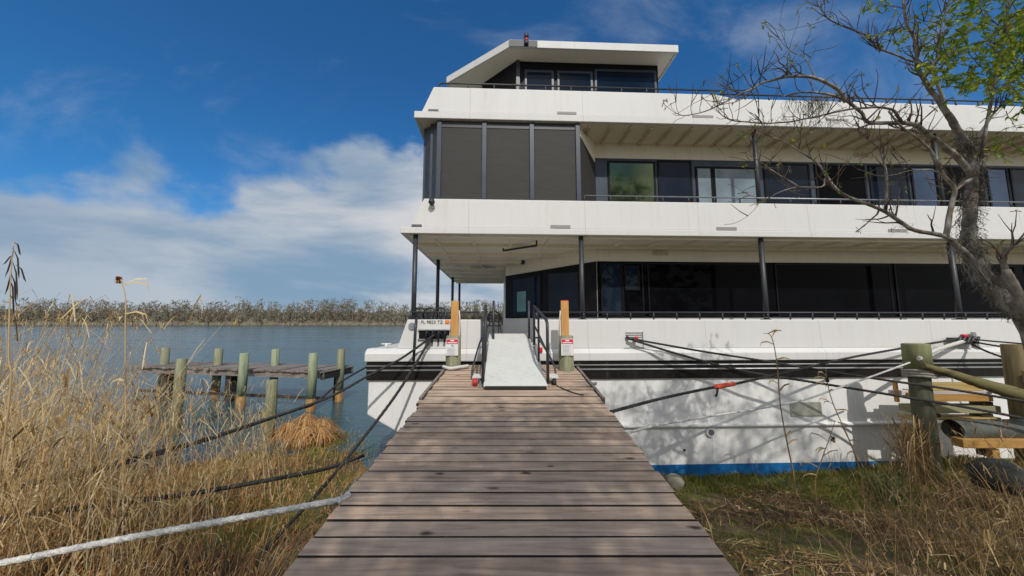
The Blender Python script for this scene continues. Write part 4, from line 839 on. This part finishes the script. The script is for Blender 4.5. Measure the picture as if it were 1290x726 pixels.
plank(1235, 531, 1250, 575, 6.5, .12, DARKW, 'dark bearer block beside the grey pipe', 'bearer_block')
pp = MB(); a = P(1200, 541.5, 6.1); b = P(1340, 540.5, 6.1); pp.tube([a, b], 0.165, 24, caps=False).tube([a + Vector((.005, 0, 0)), b], 0.14, 24, caps=False)
tag(pp.build('drain_pipe', PIPEM), 'mossy grey pipe lying on the yellow beam beside the timber stack', 'pipe')
dr = MB(); a = P(1262, 600, 5.0)
dr.tube([a + Vector((0, 0, -.15)), a + Vector((0, 0, .05)), a + Vector((.02, 0, .17)), a + Vector((.02, 0, .22))], [0.30, 0.29, 0.2, 0.05], 14, .12)
tag(dr.build('dark_boulder', simple('dark_stone', [(0.018, 0.02, 0.018), (0.05, 0.055, 0.045)], s=5, rough=.9, bs=.5)), 'dark rounded boulder in the grass below the pipe', 'boulder')
st = MB(); a = PZ(850, 608, -2.85); st.tube([a + Vector((-.02, 0, -.1)), a + Vector((0, 0, .05)), a + Vector((.02, 0, .12)), a + Vector((.02, 0, .14))], [.14, .15, .09, .03], 10, .12)
tag(st.build('boulder', simple('pale_stone', [(0.20, 0.18, 0.14), (0.32, 0.29, 0.23)], s=6, rough=.9, bs=.5)), 'pale stone beside the boardwalk below the blue waterline', 'boulder')

# ------------------------------------------------------------------ the tree at the right
rt_ = random.Random(21); TS = 0.62
def PT(x, y, Y): return P(x, y, Y * TS)
tb = PT(1330, 470, 4.7); troot = root('lichen_tree', Vector((tb.x + .2, tb.y, gz(tb.x, tb.y))), 'crooked bare tree with hanging moss and spring leaves, before the decks', 'tree')
trunk = MB(); limbs = MB(); twigs = MB(); mossb = MB()
tips = []
def limb(mb, pix, r0, r1, k=6, jit=0.10, n=9, sub=0, wob=0.008):
    r0 *= TS * .78; r1 *= TS * .8; sub = int(sub * 2.6)
    pts = catmull([PT(*p) for p in pix], k); m = len(pts)
    pts = [p + Vector((noise.noise(p * 6), noise.noise(p * 6 + Vector((9, 0, 0))), noise.noise(p * 6 + Vector((0, 9, 0))))) * wob for p in pts]
    mb.tube(pts, [lerp(r0, r1, (i / (m - 1)) ** 0.8) for i in range(m)], n, jit)
    for _ in range(sub):
        i = rt_.randint(int(m * .25), m - 1); p = pts[i]; d = (pts[min(i + 1, m - 1)] - pts[max(0, i - 1)]).normalized()
        d = (d * .6 + Vector((rt_.uniform(-1, 1), rt_.uniform(-.7, .7), rt_.uniform(-.5, 1.2)))).normalized(); L_ = rt_.uniform(.10, .36); q = [p]
        for s in range(5): d = (d + Vector((rt_.uniform(-.35, .35), rt_.uniform(-.35, .35), rt_.uniform(-.2, .4)))).normalized(); q.append(q[-1] + d * L_ / 5)
        r = min(0.009, lerp(r0, r1, i / m) * .5); twigs.tube(q, [lerp(r, .002, j / 5) for j in range(6)], 5); tips.append(q[-1])
        if rt_.random() < .6:
            d2 = (d + rv(.8)).normalized(); twigs.tube([q[2], q[2] + d2 * .08, q[2] + d2 * .17 + Vector((0, 0, .02))], [.004, .003, .0015], 4); tips.append(q[2] + d2 * .17)
    return pts
zgT = gz(tb.x + .2, tb.y)
base_pts = [Vector((tb.x + .25, tb.y, zgT - .2)), Vector((tb.x + .12, tb.y, zgT + .7))]
tp = catmull(base_pts + [PT(1305, 420, 4.75), PT(1275, 388, 4.8), PT(1248, 358, 4.9), PT(1228, 330, 5.0), PT(1221, 300, 5.0), PT(1222, 262, 5.0), PT(1225, 225, 5.0), PT(1224, 190, 5.0), PT(1208, 168, 4.95), PT(1194, 143, 4.9)], 6)
trunk.tube(tp, [TS * lerp(0.17, 0.095, i / 24) if i < 24 else TS * lerp(.095, .04, (i - 24) / (len(tp) - 25)) for i in range(len(tp))], 12, .12)
T1 = limb(limbs, [(1194, 145, 4.9), (1178, 122, 4.9), (1163, 100, 4.85), (1156, 82, 4.8), (1153, 50, 4.7), (1142, 30, 4.65), (1136, -10, 4.6)], .05, .014, sub=10)
limb(limbs, [(1192, 143, 4.9), (1181, 104, 4.8), (1174, 84, 4.75), (1181, 70, 4.7), (1185, 32, 4.6), (1194, 5, 4.5), (1200, -15, 4.5)], .03, .008, sub=8)
limb(limbs, [(1174, 84, 4.75), (1135, 73, 4.7), (1106, 61, 4.6), (1092, 45, 4.55), (1053, 30, 4.5), (1038, 18, 4.45), (1026, -4, 4.4)], .02, .005, sub=12)
limb(limbs, [(1226, 182, 5), (1242, 158, 4.9), (1262, 134, 4.8), (1292, 120, 4.7), (1320, 100, 4.6)], .026, .008, sub=8)
limb(limbs, [(1228, 228, 5), (1215, 208, 4.95), (1190, 185, 4.85), (1172, 172, 4.8), (1152, 158, 4.7), (1130, 155, 4.65), (1093, 154, 4.6), (1085, 142, 4.58), (1065, 126, 4.55), (1040, 119, 4.5), (1010, 117, 4.45), (985, 122, 4.4)], .058, .012, sub=8)
limb(limbs, [(1066, 128, 4.55), (1056, 113, 4.5), (1024, 98, 4.45), (995, 96, 4.4), (963, 104, 4.35), (947, 112, 4.3), (934, 118, 4.28), (899, 136, 4.2), (868, 145, 4.15), (850, 143, 4.1)], .035, .005, sub=12)
limb(limbs, [(1136, 156, 4.65), (1132, 148, 4.6), (1122, 138, 4.5), (1092, 136, 4.45), (1042, 143, 4.4), (992, 154, 4.35), (934, 154, 4.3), (913, 147, 4.25), (902, 138, 4.2)], .028, .005, sub=12)
limb(limbs, [(1240, 348, 4.9), (1222, 325, 4.9), (1205, 310, 4.85), (1189, 297, 4.8), (1147, 288, 4.75), (1116, 267, 4.7), (1062, 245, 4.6), (1042, 222, 4.55), (1031, 207, 4.5), (1000, 186, 4.4), (968, 170, 4.35)], .060, .006, sub=10)
limb(limbs, [(1116, 268, 4.7), (1117, 230, 4.6), (1110, 192, 4.55), (1098, 180, 4.5), (1082, 170, 4.45)], .026, .006, sub=5)
limb(limbs, [(1192, 298, 4.8), (1197, 265, 4.78), (1203, 240, 4.75), (1190, 222, 4.7), (1178, 200, 4.65), (1168, 185, 4.6), (1150, 170, 4.55), (1130, 155, 4.5), (1118, 140, 4.5)], .045, .012, sub=6)
limb(limbs, [(1203, 240, 4.75), (1210, 234, 4.75), (1222, 226, 4.85)], .03, .03)
limb(limbs, [(1190, 222, 4.7), (1172, 214, 4.65), (1150, 215, 4.6), (1112, 222, 4.5), (1080, 214, 4.45)], .016, .004, sub=4)
limb(limbs, [(1040, 225, 4.55), (1035, 235, 4.5), (998, 237, 4.45), (970, 249, 4.4), (944, 260, 4.35)], .013, .004, sub=4)
limb(limbs, [(1006, 236, 4.45), (985, 222, 4.4), (960, 206, 4.35), (945, 196, 4.3)], .010, .003, sub=4)
limb(limbs, [(1026, 98, 4.45), (1013, 73, 4.4), (995, 63, 4.35), (981, 36, 4.3)], .012, .003, sub=4)
limb(limbs, [(1262, 372, 4.85), (1266, 345, 4.7), (1263, 328, 4.65), (1272, 314, 4.6), (1284, 308, 4.6)], .06, .02, sub=4)
limb(limbs, [(1290, 400, 4.7), (1278, 365, 4.6), (1268, 340, 4.6)], .10, .05)
limb(limbs, [(1235, 200, 4.95), (1250, 120, 4.7), (1262, 60, 4.5), (1270, 10, 4.4), (1275, -20, 4.3)], .03, .01, sub=8)
limb(limbs, [(1250, 120, 4.7), (1285, 90, 4.5), (1310, 60, 4.3)], .016, .006, sub=8)
trunk.build('trunk', BARK, troot, fix=False); limbs.build('limb', BARK, troot, fix=False); tag(twigs.build('twig', TWIG, troot, fix=False), kind='stuff')
def strand(p, L_, w=.004):
    q = [p]; 
    for k in range(4): q.append(q[-1] + Vector((rt_.uniform(-.03, .03), rt_.uniform(-.03, .03), -L_ / 4)))
    a = rt_.uniform(0, math.pi); mossb.ribbon(q, [w, w * 1.2, w, w * .8, w * .4], Vector((math.cos(a), math.sin(a), 0)))
for _ in range(1500):                                                      # shaggy moss on the trunk
    i = rt_.randint(16, len(tp) - 8); c = tp[i]; a = rt_.uniform(0, 2 * math.pi); r = .058
    strand(c + Vector((math.cos(a) * r, math.sin(a) * r, rt_.uniform(-.06, .06))), rt_.uniform(.03, .10), .005)
for px, py, Y, n, L_ in ((1000, 122, 4.45, 25, .3), (1022, 128, 4.5, 60, .40), (1035, 122, 4.5, 40, .3), (985, 150, 4.35, 30, .2), (1048, 150, 4.42, 35, .22), (1150, 162, 4.7, 30, .16), (1105, 190, 4.55, 12, .15), (1135, 285, 4.75, 20, .12), (1240, 345, 4.8, 60, .2), (1205, 310, 4.8, 40, .2), (1118, 250, 4.65, 25, .2), (1232, 330, 4.75, 50, .35)):
    c = PT(px, py, Y)
    for _ in range(n): strand(c + Vector((rt_.gauss(0, .055), rt_.gauss(0, .04), rt_.gauss(0, .015))), L_ * .62 * rt_.uniform(.4, 1.1), .003)
mossb.build('hanging_moss', MOSS, troot, fix=False)
lf = MB()
lt_ = MB()
def spray(c, n, spread, size, rr=rt_):
    d0 = Vector((rr.uniform(-1, 1), rr.uniform(-.6, .6), rr.uniform(-.7, .5))).normalized(); L0 = spread * 4.2; q = [c - d0 * L0 * .5]
    for k in range(4): d0 = (d0 + Vector((rr.uniform(-.3, .3), rr.uniform(-.3, .3), rr.uniform(-.35, .1)))).normalized(); q.append(q[-1] + d0 * L0 / 4)
    lt_.tube(q, [.003, .0026, .0022, .0017, .001], 4)
    for k in range(n):
        t = rr.uniform(.2, 1) * 4; i = min(3, int(t)); p = q[i].lerp(q[i + 1], t - i); d = (q[i + 1] - q[i]).normalized() * rr.uniform(.2, .9) + Vector((rr.uniform(-1, 1), rr.uniform(-1, 1), rr.uniform(-1, .35))); d.normalize()
        s = Vector((rr.uniform(-1, 1), rr.uniform(-1, 1), rr.uniform(-1, 1))).cross(d).normalized(); L_ = size * rr.uniform(.45, 1.35)
        lf.add([p, p + d * L_ * .45 - s * L_ * .2 + Vector((0, 0, .1 * L_)), p + d * L_, p + d * L_ * .45 + s * L_ * .2 + Vector((0, 0, .1 * L_))], [(0, 1, 2, 3)])
for _ in range(190): spray(PT(rt_.triangular(1140, 1320, 1285), rt_.uniform(-40, 112) * (1 if rt_.random() < .8 else 1.25), rt_.uniform(3.8, 5.2)), 20, .06, .05)
for _ in range(22): spray(PT(rt_.uniform(1090, 1200), rt_.uniform(-30, 60), rt_.uniform(4.0, 5.2)), 15, .06, .048)
for _ in range(10): spray(PT(rt_.uniform(1240, 1300), rt_.uniform(150, 200), rt_.uniform(4.2, 5)), 10, .05, .042)
for px, py in ((938, 205), (940, 212), (946, 232), (938, 240), (960, 252), (930, 170), (905, 185), (955, 168), (1040, 180), (945, 175)): spray(PT(px, py, 4.3), 5, .025, .03)
for t_ in tips:
    if rt_.random() < .30: spray(t_, 5, .022, .028)
lf.build('leaves', LEAF, troot, fix=False); tag(lt_.build('leaf_twig', TWIG, troot, fix=False), kind='stuff')

# ------------------------------------------------------------------ trees on the bank behind the camera (they throw the dappled shade)
def shade_tree(base, centre, rad, n, leaf, label, seed, mat=LEAFD, rtr=0.16):
    rr = random.Random(seed); b = Vector((base[0], base[1], gz(*base))); r = root('bank_tree', b, label, 'tree', 'trees on the bank behind the boardwalk')
    c = Vector(centre); tk = MB(); tk.tube(catmull([b - Vector((0, 0, .3)), b.lerp(c, .35) + Vector((.15, .1, 0)), b.lerp(c, .7), c + Vector((0, 0, rad[2] * .5))], 6), [lerp(rtr, .03, i / 18) for i in range(19)], 10, .08)
    for k in range(16):
        a = rr.uniform(0, 6.283); s = b.lerp(c, rr.uniform(.6, 1.05)); e = c + Vector((math.cos(a) * rad[0] * .8, math.sin(a) * rad[1] * .8, rr.uniform(-.6, .7) * rad[2])); mid = s.lerp(e, .5) + Vector((0, 0, .3))
        tk.tube([s, mid, e], [.05, .03, .01], 6)
    tk.build('trunk', BARK, r, fix=False)
    cr = MB(); cl = []
    for _ in range(n // 40):
        while True:
            v = Vector((rr.uniform(-1, 1), rr.uniform(-1, 1), rr.uniform(-1, 1)))
            if v.length < 1: break
        cl.append(Vector((c.x + v.x * rad[0], c.y + v.y * rad[1], c.z + v.z * rad[2])))
    for q in cl:
        for _ in range(40):
            p = q + Vector((rr.gauss(0, .15), rr.gauss(0, .15), rr.gauss(0, .12))); d = Vector((rr.uniform(-1, 1), rr.uniform(-1, 1), rr.uniform(-.8, .3))).normalized(); s = d.cross(Vector((rr.uniform(-1, 1), rr.uniform(-1, 1), rr.uniform(-1, 1)))).normalized(); L_ = leaf * rr.uniform(.6, 1.3)
            cr.add([p, p + d * L_ * .5 - s * L_ * .25, p + d * L_, p + d * L_ * .5 + s * L_ * .25], [(0, 1, 2, 3)])
    cr.build('crown', mat, r, fix=False)
shade_tree((3.6, -6.6), (1.5, -5.5, 7.2), (3.0, 1.6, 1.4), 19000, .095, 'leafy tree whose crown shades the near boardwalk planks', 1)
shade_tree((8.0, -3.6), (5.8, -2.3, 6.1), (3.7, 1.4, 2.1), 11500, .10, 'spreading tree shading the hull side and right bank', 2)
for k, (x, y, cx, cz, rx, rz, lb) in enumerate(((-8, -16, -8, 7, 4.5, 5, 'tall leafy tree well behind the boardwalk, left'), (-1, -19, -1, 8, 5, 5.5, 'tall leafy tree behind the start of the boardwalk'), (7, -17, 7, 8, 5, 5.5, 'tall leafy tree well behind the boardwalk, right'), (16, -15, 16, 7, 5, 5, 'tall leafy tree at the far right of the bank'))):
    shade_tree((x, y), (cx, y, cz - 3), (rx, 3.5, rz), 4200, .42, lb, 30 + k, LEAFD, .25)

# ------------------------------------------------------------------ reeds, grass and small plants
rg = random.Random(5)
def reed(mb, base, h, lean, rr, leaves=3, w=.008, head=False):
    a = rr.uniform(0, math.pi); side = Vector((math.cos(a), math.sin(a) * .6, 0)); m = 5; q = []
    for k in range(m + 1):
        t = k / m; q.append(base + Vector((lean[0] * h * (t + .5 * t * t) * .6, lean[1] * h * t, h * t * (1 - .06 * (lean[0] ** 2)))))
    mb.ribbon(q, [w * (1 - .65 * k / m) for k in range(m + 1)], side)
    for _ in range(leaves):
        i = rr.randint(1, m); p = q[i]; b = rr.uniform(0, 6.28); L_ = h * rr.uniform(.14, .34); d = Vector((math.cos(b), math.sin(b) * .7, rr.uniform(.3, 1.2))).normalized(); s = d.cross(Vector((0, 0, 1))).normalized()
        mb.ribbon([p, p + d * L_ * .4, p + d * L_ * .75 + Vector((0, 0, -.10 * L_)), p + d * L_ * .95 + Vector((0, 0, -.45 * L_))], [w * .9, w * 1.2, w * .8, .001], s)
    if head:
        p = q[-1]
        for _ in range(9): b = rr.uniform(0, 6.28); e = p + Vector((math.cos(b) * .05, math.sin(b) * .05, rr.uniform(-.10, .12))); mb.ribbon([p, p.lerp(e, .5) + Vector((0, 0, .03)), e], [.004, .006, .001], Vector((math.sin(b), -math.cos(b), 0)))
tall = MB(); cnt = 0
clumps = []
while len(clumps) < 68:
    px = rg.triangular(-60, 400, 20); Y = rg.uniform(2.5, 7.2) if px < 230 else rg.uniform(3.2, 8.0)
    x = (px - 645) / F * Y
    if shore(x) - Y < -0.5: continue
    if x > -1.75: continue
    clumps.append((x, Y, px))
for x, Y, px in clumps:
    big = max(.25, min(1.0, 1.12 - px / 430)); n = rg.randint(14, 27); lx = rg.gauss(.10, .24)
    hh = (0.9 + 1.5 * big) * rg.uniform(.75, 1.15)
    for _ in range(n):
        b = Vector((x + rg.gauss(0, .16), Y + rg.gauss(0, .16), 0)); b.z = gz(b.x, b.y) - .03
        ztop = 0.05 if px < 170 else -.75
        h = min(hh * rg.uniform(.55, 1.1), ztop - b.z)
        reed(tall, b, h, (lx + rg.gauss(0, .15), rg.gauss(0, .12)), rg, rg.randint(0, 3), rg.uniform(.005, .010), rg.random() < .25)
tag(tall.build('reed_bed', REED, fix=False), 'dense stand of tall dry straw coloured reeds along the left bank', 'reeds', kind='stuff')
dk = MB()
for x, Y, px in clumps:
    for _ in range(rg.randint(3, 8)):
        b = Vector((x + rg.gauss(0, .3), Y + rg.gauss(0, .25), 0)); b.z = gz(b.x, b.y) - .03
        reed(dk, b, rg.uniform(.5, 1.7) * (1 if px < 220 else .5), (rg.gauss(.1, .5), rg.gauss(0, .3)), rg, rg.randint(3, 7), rg.uniform(.009, .018), rg.random() < .4)
tag(dk.build('reed_bed', REEDB, fix=False), 'brown bent reeds with broad withered leaves among the pale stems', 'reeds', kind='stuff')
lowg = MB()
for _ in range(9000):
    px = rg.uniform(-80, 470); Y = rg.uniform(2.2, 9.6); x = (px - 645) / F * Y + rg.gauss(0, .1)
    if x > -1.35 or shore(x) - Y < -.15: continue
    b = Vector((x, Y, gz(x, Y) - .02)); h = rg.uniform(.10, .38) * (1.0 if Y < 7 else .6)
    if x > -2.6 and Y > 5.5: h *= .5
    reed(lowg, b, h, (rg.gauss(.15, .45), rg.gauss(0, .35)), rg, 1, rg.uniform(.007, .014))
tag(lowg.build('dead_grass', TUSS, fix=False), 'matted orange brown dead grass between reeds and boardwalk', 'grass', kind='stuff')
green = MB()
def blade_patch(mb, n, fx, fy, hmin, hmax, wmin=.006, wmax=.012, ok=lambda x, y: True):
    for _ in range(n):
        x, y = fx(), fy()
        if not ok(x, y): continue
        b = Vector((x, y, gz(x, y) - .01)); h = rg.uniform(hmin, hmax); a = rg.uniform(0, 6.28); d = Vector((math.cos(a), math.sin(a), 0)) * h * rg.uniform(.2, .9); s = Vector((-math.sin(a), math.cos(a), 0)); w = rg.uniform(wmin, wmax)
        mb.ribbon([b, b + d * .35 + Vector((0, 0, h * .65)), b + d + Vector((0, 0, h * .8))], [w, w * .8, .001], s)
def patchy(x, y, th=0.0, o=0): return noise.noise(Vector((x * .8 + o, y * .8, 2.0))) > th
blade_patch(green, 20000, lambda: rg.uniform(1.3, 9.0), lambda: 7.25 - abs(rg.gauss(0, 1.15)), .03, .12, ok=lambda x, y: patchy(x, y, -.08 - max(0, y - 5.5) * .35))
blade_patch(green, 3500, lambda: rg.uniform(-5.6, -2.4), lambda: rg.uniform(6.3, 9.8), .03, .14, ok=lambda x, y: shore(x) - y > 0 and patchy(x, y, -.1))
blade_patch(green, 900, lambda: rg.uniform(-1.75, -1.3), lambda: rg.uniform(2, 6.5), .03, .12)
tag(green.build('short_grass', GRASSG, fix=False), 'short mossy olive grass on the bank beneath the hull', 'grass', kind='stuff')
brown = MB()
blade_patch(brown, 9000, lambda: rg.uniform(1.25, 8.5), lambda: rg.uniform(1.2, 6.6), .03, .13, .005, .011, ok=lambda x, y: patchy(x, y, -.22, 7))
tag(brown.build('dead_grass', REEDB, fix=False), 'flattened brown dead grass on the right bank', 'grass', kind='stuff')
lit = MB()
for _ in range(9000):
    x, y = rg.uniform(1.3, 8.0), rg.uniform(1.2, 6.9)
    if not patchy(x, y, -.05 + max(0, y - 5.6) * .4, 7): continue
    c = Vector((x, y, gz(x, y) + rg.uniform(.005, .05))); a = rg.uniform(0, 6.28); d = Vector((math.cos(a), math.sin(a), rg.uniform(-.3, .5))) * rg.uniform(.015, .05); q = Vector((-math.sin(a), math.cos(a), rg.uniform(-.5, .5))) * rg.uniform(.006, .018)
    lit.add([c - d, c - q, c + d, c + q], [(0, 1, 2, 3)])
for _ in range(2600):
    x, y = rg.uniform(1.3, 8.0), rg.uniform(1.2, 6.6)
    if not patchy(x, y, -.1, 7): continue
    a = rg.gauss(0.4, .8); c = Vector((x, y, gz(x, y) + .02)); d = Vector((math.cos(a), math.sin(a), rg.uniform(-.05, .18))) * rg.uniform(.08, .3); lit.ribbon([c - d, c + Vector((0, 0, .02)), c + d], [.004, .008, .003], Vector((-math.sin(a), math.cos(a), .3)))
tag(lit.build('leaf_litter', island('leaf_litter', [(0, (.05, .03, .016)), (.4, (.15, .085, .035)), (.75, (.34, .20, .09)), (1, (.50, .38, .22))], .9), fix=False), 'brown leaf litter and fallen stems on the right bank', 'leaf litter', kind='stuff')
rs = MB()
for _ in range(700):
    px = rg.triangular(960, 1320, 1250); Y = rg.uniform(3.1, 6.1); x = (px - 645) / F * Y
    if x < 2.2: continue
    b = Vector((x, Y, gz(x, Y) - .02)); reed(rs, b, rg.uniform(.25, 1.1) * (.6 if px < 1080 else 1), (rg.gauss(-.25, .45), rg.gauss(0, .3)), rg, rg.randint(0, 3), rg.uniform(.005, .011))
tag(rs.build('reed_bed', REEDB, fix=False), 'leaning brown reeds and dead stems in front of the timber stack', 'reeds', kind='stuff')
# the drooping tussock, single tall stalks, the green clump
tu = MB(); c0 = PZ(385, 552, -2.92)
for _ in range(2200):
    kq = rg.randint(0, 5); c = c0 + Vector(((0, .34, -.36, .12, -.2, .5)[kq], (0, .1, -.1, -.3, .25, -.2)[kq], 0)); a = rg.uniform(0, 6.283); r0 = rg.uniform(0, .2); r1 = rg.uniform(.15, .6); h = rg.uniform(.35, .78) * (.78, .7, .66, .6, .8, .5)[kq]; p = c + Vector((math.cos(a) * r0, math.sin(a) * r0, h * rg.uniform(.75, 1))); e = c + Vector((math.cos(a) * r1, math.sin(a) * r1, rg.uniform(-.05, .12)))
    tu.ribbon([p, p.lerp(e, .45) + Vector((0, 0, h * .22)), p.lerp(e, .8) + Vector((0, 0, .08)), e], [.008, .012, .01, .003], Vector((-math.sin(a), math.cos(a), 0)))
tag(tu.build('grass_tussock', TUSS, fix=False), 'drooping orange tussock of dead grass on the point by the lone piling', 'tussock')
def stalk(pix, w, label, mat=REED, leafy=5, headpx=None, headmat=None, lm=None, seed=0, droop=True):
    rr = random.Random(seed); pts = [P(*p) for p in pix]; b = pts[0]; gzz = gz(b.x, b.y); r = root('reed_stalk', Vector((b.x, b.y, gzz)), label, 'reed', 'single tall reed stalks')
    q = catmull([Vector((b.x, b.y, gzz - .03))] + pts, 6); m = MB(); m.tube(q, [lerp(w, w * .35, i / (len(q) - 1)) for i in range(len(q))], 6); m.build('stem', mat, r)
    l = MB()
    for _ in range(leafy):
        p = q[rr.randint(len(q) // 3, len(q) - 1)]; a = rr.choice((0, math.pi)) + rr.gauss(0, .5); L_ = rr.uniform(.15, .34); d = Vector((math.cos(a), math.sin(a) * .6, rr.uniform(.1, .8))).normalized(); s = Vector((0, .5, .8)).normalized()
        l.ribbon([p, p + d * L_ * .4, p + d * L_ * .75 - Vector((0, 0, .06 * L_ + .03)), p + d * L_ * .9 - Vector((0, 0, .5 * L_))], [w * 1.4, w * 2.0, w * 1.4, .001], s)
    if leafy: l.build('leaves', lm or mat, r, fix=False)
    if headpx:
        hm = MB(); p = P(*headpx)
        for _ in range(110):
            a = rr.uniform(0, 6.28); e = p + Vector((math.cos(a) * rr.uniform(.0, .035), math.sin(a) * .03, rr.uniform(-.05, .035))); hm.ribbon([p + (e - p) * .1, p.lerp(e, .6), e], [.008, .012, .006], Vector((-math.sin(a), math.cos(a), .3)).normalized())
        hm.build('seed_head', headmat or SEED, r, fix=False)
    return r
stalk([(1000, 600, 5.2), (992, 560, 5.2), (983, 510, 5.15), (979, 460, 5.1), (972, 425, 5.1), (962, 420, 5.1)], .012, 'tall thin reed standing against the hull, left of the other hull reeds', REEDB, 8, None, seed=2)
stalk([(1085, 600, 5.4), (1070, 555, 5.4), (1050, 510, 5.35), (1042, 480, 5.3), (1040, 464, 5.3)], .010, 'reed with dark tuft leaning before the hull, left of the piling shadow', REEDB, 9, (1042, 478, 5.3), seed=3)
stalk([(1027, 610, 5.0), (1035, 580, 5.0), (1045, 552, 5.0), (1052, 530, 4.95)], .009, 'short reed with hanging bract in front of the blue waterline', REEDB, 7, (1049, 553, 4.95), REEDB, seed=4)
stalk([(900, 690, 4.0), (893, 660, 4.05), (884, 640, 4.1), (880, 632, 4.1)], .008, 'pale bent grass stem beside the right boardwalk edge', REED, 1, None, seed=6)
stalk([(157, 560, 3.6), (158, 480, 3.55), (158, 410, 3.5), (158, 375, 3.5), (152, 352, 3.5)], .010, 'tall pale stalk tipped with an orange tuft among the left reeds', REED, 4, (150, 352, 3.5), island('orange_tuft', [(0, (.30, .12, .03)), (1, (.55, .27, .08))], .8), seed=7)
ls = stalk([(10, 520, 2.2), (11, 450, 2.2), (12, 390, 2.2), (14, 340, 2.2), (17, 305, 2.2)], .006, 'dark drooping leaves on a thin stalk at the far left edge', REED, 0, None, seed=8)
hl = MB()
for x0, y0, x1, y1 in ((17, 312, 6, 350), (18, 316, 24, 352), (20, 334, 33, 356), (16, 330, 22, 378), (14, 345, 20, 384), (12, 352, 17, 390), (15, 322, 2, 334), (17, 305, 26, 322), (14, 338, 6, 372), (13, 372, 17, 396)):
    a, b = P(x0, y0, 2.2), P(x1, y1, 2.2); hl.ribbon([a, a.lerp(b, .35) + Vector((.01, 0, .015)), a.lerp(b, .75) + Vector((.006, 0, -.005)), b], [.003, .009, .010, .001], Vector((1, .3, .2)).normalized())
hl.build('leaves', SEED, ls, fix=False)
gp_ = MB()
for _ in range(150):
    b = P(1118 + rg.gauss(0, 9), 600, 5.6); b.z = gz(b.x, b.y); b.y += rg.gauss(0, .12); a = rg.uniform(0, 6.28); h = rg.uniform(.2, .62); d = Vector((math.cos(a) * .25, math.sin(a) * .2, 0))
    gp_.ribbon([b, b + d * .4 + Vector((0, 0, h * .6)), b + d + Vector((0, 0, h))], [.012, .012, .001], Vector((-math.sin(a), math.cos(a), 0)))
tag(gp_.build('green_sedge', GREENP, fix=False), 'fresh green sedge clump at the foot of the piling shadow', 'sedge')
root_ball = MB(); c = P(1145, 545, 6.0)
for _ in range(130):
    a = rg.uniform(0, 6.283); r1 = rg.uniform(.1, .5); p = c + Vector((rg.gauss(0, .2), rg.gauss(0, .15), rg.uniform(-.2, .3))); e = c + Vector((math.cos(a) * r1, math.sin(a) * r1 * .6, -.75)); root_ball.ribbon([p, p.lerp(e, .5) + Vector((0, 0, .12)), e], [.012, .012, .004], Vector((-math.sin(a), math.cos(a), 0)))
tag(root_ball.build('dead_fern', REEDB, fix=False), 'heap of dead brown fronds round the foot of the round piling', 'dead plant')
